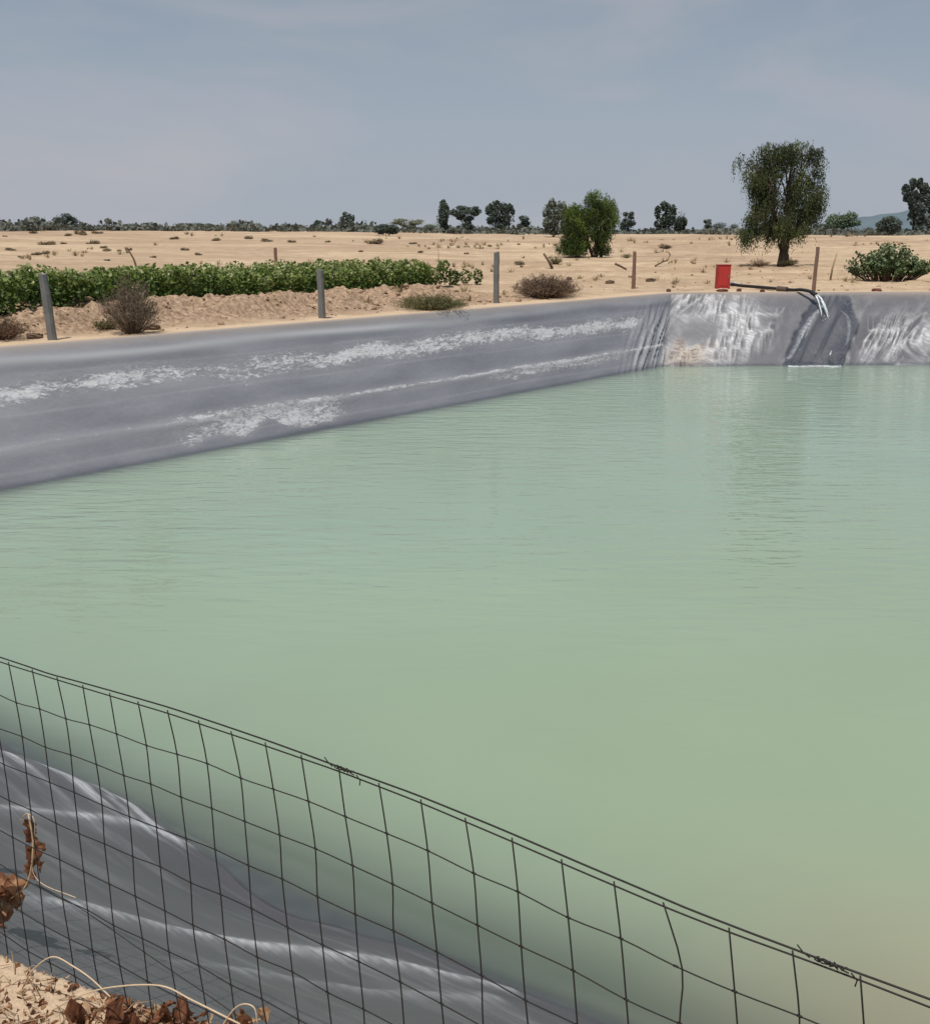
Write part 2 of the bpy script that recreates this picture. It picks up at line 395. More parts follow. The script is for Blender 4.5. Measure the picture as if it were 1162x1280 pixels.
    Dz = nb * (.20 * np.exp(-(((X + 2.95) / .75) ** 2 + ((Y - 6.0) / .7) ** 2)) - .16 * np.exp(-(((X + 1.2) / .6) ** 2 + ((Y - 5.1) / .7) ** 2)))
    folds = [([(-60, 1085), (50, 1122), (110, 1132), (200, 1160), (330, 1190), (450, 1212), (640, 1265)], .022, .95),
             ([(-40, 1008), (60, 1030), (190, 1055), (255, 1075)], .018, .75),
             ([(230, 1030), (290, 1052), (360, 1030)], .03, .6),
             ([(200, 1215), (330, 1235), (480, 1262), (620, 1275)], .02, .35)]
    for pts, am, du in folds:
        P = xy_line(pts, NP) if pts[0][0] != 230 else [hit_z(a, b_, -2.17)[:2] for a, b_ in pts]; d, t = dist_poly(X, Y, P)
        wv = .5 + .5 * np.sin(np.clip(t, 0, 1) * math.pi)
        D += nb * am * gauss(d, 0, .085) * wv
        sk = .55 + .9 * (fbm(t * 14 + du, d * 16, 3, 97) - .3)
        painted_gleam += nb * du * (gauss(d, 0, .034 + .025 * t) + .2 * gauss(d, 0, .13)) * wv ** .6 * sk * (t > 0) * (t < 1)
    c1 = hit_z(60, 978, -1.72); c2 = hit_z(190, 1015, -1.95)
    pch, t = dist_poly(X, Y, [hit_z(-90, 985, -1.5)[:2], c1[:2], c2[:2]])
    la = X * .82 - Y * .57; lb = X * .57 + Y * .82; stk = fbm(la * 1.6 + 3, lb * 13 + .8 * fbm(la * 2, lb * 2, 2, 99), 4, 98)
    painted_gleam += nb * gauss(pch, 0, .36) * np.clip((stk - .42) * 6, .08, 1) * 2.0
    painted_gleam += nb * np.clip((stk - .52) * 3, 0, 1) * .16
    dust_glare += nb * .1 * gauss(pch, 0, .36); crink += nb * .35 * gauss(pch, 0, .5) + nb * .12
    D += nb * inb * (.09 * (fbm(X / .9, Y / .9, 3, 95) - .5))
    X = X + nx * D; Y = Y + ny * D; Z = Z + nz * D + Dz
    rimdust = np.exp(-np.maximum(VV, 0) / .035) * .8 * (side < 2) 
    idx = np.arange(nu * nv).reshape(nu, nv)
    q = np.stack([idx[:, :-1], idx[:, 1:], np.roll(idx, -1, 0)[:, 1:], np.roll(idx, -1, 0)[:, :-1]], -1).reshape(-1, 4)
    m, nd, lk = new_mat('grey_plastic_film')
    uvn = nd.new('ShaderNodeUVMap'); tc = nd.new('ShaderNodeTexCoord')
    def nz_(sx_, sy_, det=5.0, ro=.6, rot=0., dis=0.):
        mp = nd.new('ShaderNodeMapping'); mp.inputs['Scale'].default_value = (sx_, sy_, 1); mp.inputs['Rotation'].default_value = (0, 0, rot); lk.new(uvn.outputs[0], mp.inputs[0])
        k = N(nd, 'ShaderNodeTexNoise', Scale=1.0, Detail=det, Roughness=ro, Distortion=dis); lk.new(mp.outputs[0], k.inputs['Vector']); return k.outputs['Fac']
    fl = nz_(4.2, 10.0, 8, .80, .5, 1.1); fl2 = nz_(.6, 2.2, 4, .6); fine = nz_(7, 15, 6, .7, .4, .4); grime = nz_(.35, 1.1, 5, .6)
    base = ramp(nd, [(.3, (.140, .144, .162)), (.7, (.215, .220, .242))]); lk.new(grime, base.inputs[0])
    spk = ramp(nd, [(.4, .94), (.65, 1.05)]); lk.new(fine, spk.inputs[0]); bc = mixc(nd, lk, 1.0, base.outputs[0], spk.outputs[0], 'MULTIPLY')
    bc = mixc(nd, lk, attr(nd, 'shade'), bc, (.082, .076, .079))  # near bank darker; far bank darkened in colour to offset its sunlit brightness
    # dusty crinkles and painted glare flecks: noise threshold falls where dust_glare is high
    da = attr(nd, 'dust_glare')
    thr = math_n(nd, lk, 'SUBTRACT', .70, math_n(nd, lk, 'MULTIPLY', da, .275))
    mix2 = math_n(nd, lk, 'ADD', math_n(nd, lk, 'MULTIPLY', fl, .68), math_n(nd, lk, 'MULTIPLY', fl2, .32))
    dm = math_n(nd, lk, 'MULTIPLY', math_n(nd, lk, 'SUBTRACT', mix2, thr), 12.0, clamp=True)
    dm = math_n(nd, lk, 'MAXIMUM', dm, math_n(nd, lk, 'MULTIPLY', da, .10), clamp=True)
    dm = math_n(nd, lk, 'MULTIPLY', dm, math_n(nd, lk, 'MULTIPLY', da, 3.0, clamp=True))
    c = mixc(nd, lk, math_n(nd, lk, 'MULTIPLY', dm, .82), bc, (.60, .60, .61))
    c = mixc(nd, lk, attr(nd, 'pale'), c, (.33, .335, .35))
    mg = nd.new('ShaderNodeMapping'); mg.inputs['Rotation'].default_value = (0, 0, R(35)); lk.new(tc.outputs['Object'], mg.inputs[0])
    mg2 = nd.new('ShaderNodeMapping'); mg2.inputs['Scale'].default_value = (1.6, 16, 4); lk.new(mg.outputs[0], mg2.inputs[0])
    ng = N(nd, 'ShaderNodeTexNoise', Scale=1.3, Detail=6.0, Roughness=.7, Distortion=.5); lk.new(mg2.outputs[0], ng.inputs['Vector'])
    rgn = ramp(nd, [(.38, .35), (.6, 1.15)]); lk.new(ng.outputs['Fac'], rgn.inputs[0])
    c = mixc(nd, lk, math_n(nd, lk, 'MULTIPLY', attr(nd, 'painted_gleam'), math_n(nd, lk, 'MULTIPLY', rgn.outputs[0], .9), clamp=True), c, (.70, .70, .71))  # white sheen painted into the liner colour on folds and pleats
    c = mixc(nd, lk, attr(nd, 'rimdust'), c, (.42, .34, .27))
    mc = ramp(nd, [(.4, (.17, .10, .06)), (.52, (.50, .42, .34))]); lk.new(nz_(2.4, 7, 5, .7), mc.inputs[0])
    c = mixc(nd, lk, math_n(nd, lk, 'MULTIPLY', attr(nd, 'mud'), .8), c, mc.outputs[0])
    c = mixc(nd, lk, attr(nd, 'wet_and_shade'), c, (.042, .047, .062))  # wet film; also shade painted into the far-bank creases
    sub = attr(nd, 'under'); c = mixc(nd, lk, math_n(nd, lk, 'MULTIPLY', sub, .82), c, (.17, .185, .195))
    c = mixc(nd, lk, attr(nd, 'depth_lift'), c, (.62, .70, .58))  # bed colour lightened with depth to offset shadow under the water surface
    rg = math_n(nd, lk, 'ADD', .36, math_n(nd, lk, 'MULTIPLY', grime, .2))
    rg = math_n(nd, lk, 'SUBTRACT', rg, math_n(nd, lk, 'MULTIPLY', attr(nd, 'wet_and_shade'), .22))
    b1_ = N(nd, 'ShaderNodeBump', Strength=.12, Distance=.02); lk.new(fine, b1_.inputs['Height'])
    b2_ = N(nd, 'ShaderNodeBump', Distance=.06); lk.new(fl, b2_.inputs['Height']); lk.new(attr(nd, 'crink'), b2_.inputs['Strength']); lk.new(b1_.outputs[0], b2_.inputs['Normal'])
    p = N(nd, 'ShaderNodeBsdfPrincipled'); p.inputs['Specular IOR Level'].default_value = .5
    lk.new(c, p.inputs['Base Color']); lk.new(rg, p.inputs['Roughness']); lk.new(b2_.outputs[0], p.inputs['Normal'])
    o = nd.new('ShaderNodeOutputMaterial'); lk.new(p.outputs[0], o.inputs[0])
    under = sstep(.0, .035, WZ - Z)
    V = np.stack([X, Y, Z], -1).reshape(-1, 3)
    L = mesh_np('pond_liner', V, q, m, attrs=dict(dust_glare=np.clip(dust_glare, 0, 1.1).ravel(), wet_and_shade=np.clip(wet_and_shade, 0, 1).ravel(), mud=np.clip(mud, 0, 1).ravel(), crink=np.clip(crink, 0, 1).ravel(), pale=palem.ravel(), under=under.ravel(), depth_lift=sstep(.12, .95, WZ - Z).ravel(), painted_gleam=np.clip(painted_gleam, 0, 1).ravel(), shade=(nb * .85 + fr * .6).ravel(), rimdust=np.clip(rimdust, 0, 1).ravel()), smooth_=True, uv=np.stack([UU, VV * 3], -1).reshape(-1, 2))
    tag(L, 'grey plastic liner sheet covering the sloping banks around the pond', 'pond liner')
    # bottom
    bed = MB(); k = TD[::40]; kw = WD[::40]
    bed.v = [np.array([a[0] + (b[0] - a[0]) * 2.5, a[1] + (b[1] - a[1]) * 2.5, WZ * 2.5]) for a, b in zip(k, kw)]; bed.t = [0] * len(k); bed.f = [tuple(range(len(k)))]
    tag(bed.build('pond_bed', simple('silt', (.2, .22, .17))), kind='structure')
build_liner()

# ------------------------------------------------------------------ water
def build_water():
    x0, x1, y0, y1, st = -13, 26, -8, 35.2, .2
    xs = np.arange(x0, x1, st); ys = np.arange(y0, y1, st); X, Y = np.meshgrid(xs, ys)
    s = -sdf(WS, X, Y); st_ = -sdf(TS, X, Y)
    idx = np.arange(X.size).reshape(X.shape); ok = (s > -.9) & (st_ > .25)
    q = np.stack([idx[:-1, :-1], idx[:-1, 1:], idx[1:, 1:], idx[1:, :-1]], -1).reshape(-1, 4); okf = ok.ravel()[q].all(1); q = q[okf]
    used = np.unique(q); re = -np.ones(X.size, int); re[used] = np.arange(len(used)); q = re[q]
    V = np.stack([X.ravel()[used], Y.ravel()[used], np.full(len(used), WZ)], -1)
    near = gauss(X, -1, 9) * (1 - sstep(9, 13, Y))
    rip = .10 + 1.25 * sstep(8.3, 12, Y + .12 * X) * (.55 + .9 * (fbm(X / 5, Y / 5, 2, 33) - .3))
    rip = rip + .35 * np.exp(-(((X + 5) / 4) ** 2 + ((Y - 13) / 4) ** 2))
    brown = np.exp(-(((X - 2.7) / 1.5) ** 2 + ((Y - 4.0) / 1.5) ** 2))
    m, nd, lk = new_mat('murky_green_water')
    tc = nd.new('ShaderNodeTexCoord')
    mp = nd.new('ShaderNodeMapping'); mp.inputs['Scale'].default_value = (.95, 3.6, 1); mp.inputs['Rotation'].default_value = (0, 0, R(-4)); lk.new(tc.outputs['Object'], mp.inputs[0])
    w1 = N(nd, 'ShaderNodeTexNoise', Scale=1.25, Detail=2.5, Roughness=.45, Distortion=.35); lk.new(mp.outputs[0], w1.inputs['Vector'])
    mp2 = nd.new('ShaderNodeMapping'); mp2.inputs['Scale'].default_value = (2.1, 5.5, 1); mp2.inputs['Rotation'].default_value = (0, 0, R(14)); lk.new(tc.outputs['Object'], mp2.inputs[0])
    w2 = N(nd, 'ShaderNodeTexNoise', Scale=1.3, Detail=2.0, Roughness=.5, Distortion=.2); lk.new(mp2.outputs[0], w2.inputs['Vector'])
    h = math_n(nd, lk, 'ADD', math_n(nd, lk, 'MULTIPLY', w1.outputs['Fac'], 1.0), math_n(nd, lk, 'MULTIPLY', w2.outputs['Fac'], .4))
    h = math_n(nd, lk, 'MULTIPLY', h, attr(nd, 'ripple'))
    bp = N(nd, 'ShaderNodeBump', Strength=1.0, Distance=.027); lk.new(h, bp.inputs['Height'])
    cl = N(nd, 'ShaderNodeTexNoise', Scale=.16, Detail=4.0, Roughness=.6); lk.new(tc.outputs['Object'], cl.inputs['Vector'])
    gc = ramp(nd, [(.32, (.240, .308, .200)), (.68, (.262, .335, .222))]); lk.new(cl.outputs['Fac'], gc.inputs[0])
    gf = ramp(nd, [(.32, (.235, .315, .232)), (.68, (.262, .348, .262))]); lk.new(cl.outputs['Fac'], gf.inputs[0])
    c = mixc(nd, lk, attr(nd, 'teal'), gc.outputs[0], gf.outputs[0])
    c = mixc(nd, lk, attr(nd, 'shallow'), c, (.235, .285, .25))
    c = mixc(nd, lk, attr(nd, 'silt'), c, (.33, .27, .18))
    p = N(nd, 'ShaderNodeBsdfPrincipled', Roughness=.015, IOR=1.5); lk.new(c, p.inputs['Base Color']); lk.new(bp.outputs[0], p.inputs['Normal'])
    tr = nd.new('ShaderNodeBsdfTransparent'); tr.inputs[0].default_value = (.86, .88, .89, 1)
    gl = N(nd, 'ShaderNodeBsdfGlossy', Roughness=.015); lk.new(bp.outputs[0], gl.inputs['Normal'])
    fz = N(nd, 'ShaderNodeFresnel', IOR=1.5); lk.new(bp.outputs[0], fz.inputs['Normal'])
    cm = nd.new('ShaderNodeMixShader'); lk.new(fz.outputs[0], cm.inputs[0]); lk.new(tr.outputs[0], cm.inputs[1]); lk.new(gl.outputs[0], cm.inputs[2])
    mx = nd.new('ShaderNodeMixShader'); lk.new(attr(nd, 'murk'), mx.inputs[0]); lk.new(cm.outputs[0], mx.inputs[1]); lk.new(p.outputs[0], mx.inputs[2])
    o = nd.new('ShaderNodeOutputMaterial'); lk.new(mx.outputs[0], o.inputs[0])
    dd = np.clip(s + .12, 0, 50); nearw = 1 - sstep(3.5, 5.5, (X + 3.9) * .57 + (Y - 7.5) * .82)
    kk = (1.5 + .7 * (1 - sstep(-3.2, -1.2, X))) * nearw + 3.2 * (1 - nearw)
    murk = 1 - np.exp(-kk * (dd * (.75 + .6 * fbm(X / 1.2, Y / 1.2, 3, 35))) ** 1.25)
    shallow = np.exp(-dd / (.9 * nearw + .5 * (1 - nearw))) * .85
    w = mesh_np('water', V, q, m, attrs=dict(murk=murk.ravel()[used], teal=(sstep(5, 17, Y - .25 * X) * (.8 + .4 * fbm(X / 6, Y / 6, 2, 36))).clip(0, 1).ravel()[used], shallow=shallow.ravel()[used], ripple=np.clip(rip, 0, 2.4).ravel()[used], silt=.65 * brown.ravel()[used]), smooth_=True)
    tag(w, kind='structure')
build_water()

# ------------------------------------------------------------------ posts
M_stone = simple('weathered_concrete', (.17, .165, .16), .9, .2, 14, .35, .5)
M_stone2 = simple('red_brown_stone', (.21, .125, .095), .9, .2, 14, .35, .5)
M_wood = simple('dead_wood', (.13, .085, .06), .9, .1, 12, .4, .5)
def post(px, pyb, h, w, mat, label, lean=(0, 0), cat='post', name='fence_post', group='posts set along the far rim of the pond'):
    b = hit_ground(px, pyb); e = empty(name, (b[0], b[1], b[2])); mb = MB()
    n = 9; pts = []; rad = []
    for i in range(n):
        t = i / (n - 1); pts.append((lean[0] * t + random.uniform(-.006, .006), lean[1] * t + random.uniform(-.006, .006), -.25 + (h + .25) * t)); rad.append(w * .5 * (1.12 - .16 * t) * random.uniform(.94, 1.05))
    base = len(mb.v); K = 8
    for p_, r_ in zip(pts, rad):
        for k in range(K):      # rounded-square section
            a = 2 * math.pi * (k + .5) / K; q = r_ * (1.13 if k % 2 == 0 else 1.05)
            mb.v.append(np.array([p_[0] + q * math.cos(a), p_[1] + q * math.sin(a) * .85, p_[2] + (random.uniform(-.025, .025) if p_ is pts[-1] else 0)])); mb.t.append(.5)
    for i in range(n - 1):
        for k in range(K): mb.f.append((i * K + k, i * K + (k + 1) % K, (i + 1) * K + (k + 1) % K, (i + 1) * K + k))
    mb.f.append(tuple((n - 1) * K + k for k in range(K)))
    o = mb.build(name, mat); o.location = e.location; bpy.data.objects.remove(e); o.name = name
    tag(o, label, cat, group); return o
post(67, 425, 1.24, .15, M_stone, 'grey concrete post between the two dry bushes in front of the crop', (-.07, .02))
post(403, 398, 1.12, .15, M_stone, 'grey concrete post before the middle of the green crop field', (-.02, 0))
post(620, 379, 1.44, .16, M_stone, 'tall grey post just past the crop field with three small plants', (0, 0))
post(791, 361, 1.32, .13, M_stone2, 'red-brown stone post beside the low soil mound and curved stick', (0, 0))
post(1016, 364, 1.48, .12, M_stone2, 'red-brown stone post beside the hose outlet pouring water', (.02, 0))
post(345, 331, .95, .17, M_stone2, 'short brown post standing behind the green crop field', (0, 0), group='')

def stick(pix, depth_px, r, label, cat='stick', name='dead_stick', mat=M_wood):
    b = hit_ground(*depth_px); sc_ = (b[1] * CT - (b[2] - HC) * ST) / F
    mb = MB(); pts = [(b[0] + (x - depth_px[0]) * sc_, b[1] + .05 * i, b[2] + (depth_px[1] - y) * sc_ * 1.02) for i, (x, y) in enumerate(pix)]
    mb.tube(pts, [r * (1 - .5 * i / len(pts)) for i in range(len(pts))], 6)
    o = mb.build(name, mat, smooth_=True)
    tag(o, label, cat); return o
stick([(172, 352), (172, 336), (169, 326), (164, 317), (158, 312)], (172, 352), .05, 'crooked bare stick sticking up out of the green crop')
stick([(690, 336), (686, 328), (679, 318)], (690, 336), .08, 'short leaning stump of wood above the dry brown bush')
stick([(818, 333), (826, 329), (834, 326), (837, 320), (835, 316)], (818, 334), .045, 'thin curved branch lying on bare sand beyond the red-brown post')
stick([(1037, 350), (1039, 335), (1043, 319)], (1037, 351), .045, 'thin upright dry stick left of the large leafy green bush', mat=simple('straw_stick', (.33, .24, .14)))
stick([(768, 330), (775, 333), (783, 337)], (783, 338), .06, 'short crooked branch lying on the small soil mound')
stick([(548, 332), (548, 318), (547, 306)], (548, 333), .02, 'thin bare twig standing at the end of the crop', mat=simple('twig', (.3, .2, .13)))

# ------------------------------------------------------------------ red box, hose, outlet
M_red = simple('red_painted_steel', (.47, .035, .03), .45, .5, 9, .16, .08)
M_redd = simple('dark_red_steel', (.30, .022, .02), .5, .4, 9, .2, .08)
M_black = simple('black_rubber', (.012, .012, .013), .5, .4, 20, .3, .2)
M_metal = simple('dull_metal', (.35, .34, .33), .5, .5, 20, .25, .1, .6)
def M_at(px, py, z=None):
    return hit_ground(px, py) if z is None else hit_z(px, py, z)
b = hit_ground(903, 360)
e = empty('red_box', (b[0], b[1] + .1, b[2]), R(8))
tag(e, 'upright red metal box standing on the far rim beside the black hose', 'metal box')
mb = MB(); mb.box((0, 0, .40), (.235, .14, .40)); mb.build('body', M_red, e, .015)
mb = MB(); mb.box((0, 0, .815), (.25, .155, .018)); mb.build('lid', M_redd, e, .008)
mb = MB(); mb.box((-.02, -.147, .40), (.18, .006, .32)); dr = mb.build('door', M_red, e, .005)
mb = MB(); mb.tube([(.13, -.155, .36), (.13, -.185, .37), (.13, -.185, .46), (.13, -.155, .47)], .008, 6); mb.build('handle', M_metal, dr)
mb = MB(); mb.box((-.24 - .002, 0, .4), (.006, .12, .36)); mb.build('side_seam', M_redd, e, .003)
mb = MB(); mb.box((0, 0, -.01), (.245, .15, .03)); mb.build('foot', M_redd, e, .005)
# hose
hz = [(913, 357), (925, 358), (945, 359), (973, 362), (1000, 366), (1012, 369)]
pts = []
for i, (a, c) in enumerate(hz):
    g = hit_z(a, c, .10 if i < 5 else .08); g[1] = min(g[1], 36.3) if i < 3 else g[1]; pts.append(g)
# straight run laid over the sand from the box to the post, then over the rim
s0 = np.array([b[0] + .27, b[1] + .05, b[2] + .14]); end = hit_z(1022, 376, -.10)
out = hit_z(1022, 367.5, 0.0)
mid = [s0 + (np.array([out[0] - .35, 34.95, .10]) - s0) * t for t in (.0, .15, .35, .55, .75, .9, 1)]
for k, m_ in enumerate(mid[1:-1]): m_[2] = max(ground_z(m_[0], m_[1]) + .06, m_[2] - .03)
hp = mid + [np.array([out[0] - .12, 34.7, .06]), np.array([out[0], 34.5, -.04])]
def spline(P, n=6):
    P = [np.array(p, float) for p in P]; P = [2 * P[0] - P[1]] + P + [2 * P[-1] - P[-2]]; o = []
    for i in range(1, len(P) - 2):
        for k in range(n):
            t = k / n; a, b_, c, d = P[i - 1:i + 3]
            o.append(.5 * ((2 * b_) + (c - a) * t + (2 * a - 5 * b_ + 4 * c - d) * t * t + (3 * b_ - a - 3 * c + d) * t ** 3))
    o.append(P[-2]); return o
HP = spline(hp)
he = empty('water_hose', tuple(s0)); tag(he, 'black hose from the red box over the rim, pouring water', 'hose')
def local(o, pts, e): return [np.array(p) - np.array(e.location) for p in pts]
mb = MB(); mb.tube(local(0, HP, he), .055, 10); mb.build('tube', M_black, he, smooth_=True)
mb = MB(); cpt = HP[len(HP) // 2]; d = HP[len(HP) // 2 + 1] - cpt; d /= np.linalg.norm(d)
mb.tube(local(0, [cpt - d * .22, cpt - d * .2, cpt + d * .2, cpt + d * .22], he), [.07, .095, .095, .07], 12); mb.build('coupling', simple('brown_coupling', (.10, .07, .055), .7), he)
mb = MB(); d = HP[-1] - HP[-3]; d /= np.linalg.norm(d); mb.tube(local(0, [HP[-1] - d * .2, HP[-1] + d * .03], he), [.078, .078], 12); mb.build('collar', M_black, he)
mb = MB(); mb.tube(local(0, [s0 + np.array([-.02, 0, 0]), s0 + np.array([.14, 0, -.01])], he), [.085, .085], 12); mb.build('valve', M_metal, he)
# jet of water, rivulets, foam
m, nd, lk = new_mat('white_running_water')
tc = nd.new('ShaderNodeTexCoord'); no = N(nd, 'ShaderNodeTexNoise', Scale=11.0, Detail=5.0, Roughness=.75); lk.new(tc.outputs['Object'], no.inputs['Vector'])
p = N(nd, 'ShaderNodeBsdfPrincipled', Roughness=.15); p.inputs['Base Color'].default_value = (.80, .84, .86, 1)
tr = nd.new('ShaderNodeBsdfTransparent'); mx = nd.new('ShaderNodeMixShader')
rp = ramp(nd, [(.38, 0.2), (.6, 1.0)]); lk.new(no.outputs['Fac'], rp.inputs[0]); lk.new(math_n(nd, lk, 'MULTIPLY', rp.outputs[0], attr(nd, 'tint'), clamp=True), mx.inputs[0])
lk.new(tr.outputs[0], mx.inputs[1]); lk.new(p.outputs[0], mx.inputs[2]); o_ = nd.new('ShaderNodeOutputMaterial'); lk.new(mx.outputs[0], o_.inputs[0]); M_foam = m
mb = MB(); j0 = HP[-1]; dv = d * 1.0; js = []
FPp, FPn = FP
if FPn[2] < 0: FPn = -FPn
for k in range(12):
    t = k * .035; q = j0 + np.array([.62, -1.5, .0]) * t + np.array([0, 0, -.3]) * t - np.array([0, 0, 4.9]) * t * t
    if np.dot(q - FPp, FPn) < .0: break
    js.append(q)
for q_ in range(9):      # the stream breaks into strands that spread as they fall
    ox, oy, oz = random.uniform(-1, 1), random.uniform(-1, 1), random.uniform(-1, 1)
    k0 = random.choice((0, 0, 0, 2, 4)); k1 = len(js) - random.choice((0, 0, 1, 2))
    if k1 - k0 < 3: k0, k1 = 0, len(js)
    mb.tube([js[k] + np.array([ox, oy, oz]) * (.018 + .011 * k) for k in range(k0, k1)], [.015 + .005 * math.sin(k * 2.3 + q_) for k in range(k0, k1)], 6, tint=2.0)
for q_ in range(60):
    c0 = js[-1] + np.array([random.gauss(0, .12), random.gauss(0, .10), random.gauss(-.03, .07)]); mb.tube([c0, c0 + np.array([0, 0, -.02])], .009, 4, tint=2.0)
tag(mb.build('water_jet', M_foam, smooth_=True), 'white jet of water arcing out of the black hose end', 'water jet')
def on_far(px, py, h=.03):
    q = hit_plane(px, py, FPp, FPn); return q + FPn * h
def ribbon(name, pix, widths, label, cat, h=.05, tint=.8):
    P = spline([on_far(a, c, h) for a, c in pix], 8); n = len(P); V = []; t_ = []; fs = []
    for i, q in enumerate(P):
        d = P[min(i + 1, n - 1)] - P[max(0, i - 1)]; d /= np.linalg.norm(d); sd = np.cross(d, FPn); w = np.interp(i / (n - 1), np.linspace(0, 1, len(widths)), widths) * random.uniform(.85, 1.12)
        for k in (-1, 0, 1): V.append(q + sd * w * .5 * k + FPn * (.012 if k == 0 else 0)); t_.append(tint if k == 0 else 0.05)
        if i:
            c = 3 * i; fs += [(c - 3, c - 2, c + 1, c), (c - 2, c - 1, c + 2, c + 1)]
    o = mesh_np(name, np.array(V), fs, M_foam, None, {'tint': np.array(t_)}, True); tag(o, label, cat); return o
ribbon('water_rivulet', [(1027, 384), (1016, 397), (1005, 415), (996, 436), (985, 455)], [.10, .22, .34, .30, .34], 'white rivulet slanting down the left edge of the wet patch', 'rivulet', tint=.48)
ribbon('water_rivulet', [(1050, 390), (1058, 398), (1060, 415), (1057, 435), (1049, 456)], [.05, .16, .12, .12, .2], 'thin rivulet running down the right edge of the wet patch', 'rivulet', tint=.26)
ribbon('water_rivulet', [(1038, 440), (1035, 448), (1031, 457)], [.05, .08, .06], 'short trickle of water at the foot of the wet patch', 'rivulet', tint=.9)
# splash foam on the pond
V = []; t_ = []; fs = []
for i in range(40):
    a = i / 39; q = hit_z(984 + a * 66, 457.6 + .4 * math.sin(a * 9), WZ + .012)
    w = .16 * (.4 + math.sin(a * math.pi)) * random.uniform(.7, 1.3)
    for k in (-1, 0, 1): V.append(q + np.array([0, k * w, .02 if k == 0 else -.015])); t_.append(1.3 if k == 0 else .5)
    if i: c = 3 * i; fs += [(c - 3, c - 2, c + 1, c), (c - 2, c - 1, c + 2, c + 1)]
tag(mesh_np('foam', np.array(V), fs, M_foam, None, {'tint': np.array(t_)}, True), kind='stuff', label='line of white foam where the rivulets enter the pond', cat='foam')
# stones / bricks along the rim
M_brick = simple('dark_red_brick', (.15, .06, .045), .9, .2, 14, .3, .4)
def lump(px, py, w, h, mat, label, cat, name, group=None, dep=.7):
    g = hit_ground(px, py); mb = MB()
    nlat, nlon = 6, 9
    for i in range(nlat + 1):
        for k in range(nlon):
            a = math.pi * i / nlat; b_ = 2 * math.pi * k / nlon; rr_ = 1 + random.uniform(-.28, .2)
            se = lambda v: math.copysign(abs(v) ** .65, v)
            mb.v.append(np.array([w * .5 * rr_ * se(math.sin(a)) * se(math.cos(b_)) * (1 + .25 * math.sin(b_ * 2 + px)), w * .5 * dep * rr_ * se(math.sin(a)) * se(math.sin(b_)), h * .5 * se(math.cos(a)) * rr_])); mb.t.append(.5)
    for i in range(nlat):
        for k in range(nlon): mb.f.append((i * nlon + k, i * nlon + (k + 1) % nlon, (i + 1) * nlon + (k + 1) % nlon, (i + 1) * nlon + k))
    o = mb.build(name, mat); o.location = (g[0], g[1], g[2] + h * .3); o.rotation_euler = (0, 0, random.uniform(-.3, .3)); tag(o, label, cat, group)
for a, c, w, lab in [(902, 364.5, .42, 'dark red brick lying just in front of the red metal box'), (923, 364.5, .24, 'small dark brick lying right of the red metal box'), (952, 365, .2, 'smallest dark stone lying under the middle of the hose'),
                     (1095, 364, .34, 'reddish stone on the rim in front of the large leafy bush')]:
    lump(a, c, w * .85, .11, M_brick, lab, 'stone', 'rim_stone', 'loose stones on the far rim')
lump(918, 356, .36, .12, simple('pale_stone', (.55, .5, .45)), 'pale flat stone between the red box and hose', 'stone', 'pale_stone')
for a, c, w, lab in [(711, 350, .3, 'dark clod of soil right of the dry brown bush'), (762, 354, .42, 'dark clod in front of the low soil mound'), (812, 352, .4, 'dark clod right of the red-brown post'),
                     (44, 424, .35, 'dark clod beside the foot of the left grey post'), (190, 412, .4, 'dark clod at the foot of the tall dry bush'), (835, 365, .25, 'brown clod on the rim above the pond corner')]:
    lump(a, c, w * .75, .13, simple('clod', (.13, .085, .055)), lab, 'clod', 'soil_clod', 'dark clods lying on the far bank')

# ------------------------------------------------------------------ plants
def twig_bush(name, px, py, w, h, n, mat, label, leafmat=None, leaves=0, spread=1.0, cat='bush', rad=.006):
    g = hit_ground(px, py); e = empty(name, (g[0], g[1], g[2] - .03)); tag(e, label, cat); mb = MB()
    tips = []
    for i in range(n):
        a = random.uniform(0, 2 * math.pi); sp = math.sqrt(random.random()) * w * .5 * spread; H = h * random.uniform(.45, 1) * math.sqrt(max(.1, 1 - (sp / (w * .56)) ** 2))
        b0 = np.array([math.cos(a) * sp * .18, math.sin(a) * sp * .18, 0]); tp = np.array([math.cos(a) * sp, math.sin(a) * sp, H])
        md = b0 * .5 + tp * .5 + np.array([random.uniform(-.08, .08), random.uniform(-.08, .08), random.uniform(-.02, .06) + H * .06])
        mb.tube([b0, md, tp], [rad, rad * .7, rad * .3], 3, random.random(), False); tips.append((md, tp))
        for k in range(3):
            s_ = md + (tp - md) * random.random(); e2 = s_ + np.array([random.uniform(-.14, .14), random.uniform(-.14, .14), random.uniform(.02, .16)]) * h
            mb.tube([s_, e2], [rad * .5, rad * .25], 3, random.random(), False)
    mb.build('twigs', mat, e)
    if leaves:
        C = np.array([md + (tp - md) * random.random() * 1.05 + np.array([random.uniform(-.05, .05) for _ in range(3)]) for md, tp in random.choices(tips, k=leaves)])
        V, Q, t = leaf_quads(C, .05, .2, .5); mesh_np('leaves', V, Q, leafmat, e, {'tint': t})
    return e
M_twig = leaf_mat('dry_twigs', [(.11, .08, .06), (.19, .135, .10), (.28, .20, .15)], 0, .9)
M_dryleaf = leaf_mat('dry_grey_leaves', [(.10, .08, .055), (.17, .13, .09), (.15, .14, .08)], .2, .9)
M_redtwig = leaf_mat('reddish_twigs', [(.10, .05, .035), (.17, .09, .06), (.24, .15, .1)], 0, .9)
twig_bush('dry_bush', 166, 417, 1.25, 1.2, 330, M_twig, 'tall upright grey-brown dry bush in front of the crop', M_dryleaf, 1500, rad=.006)
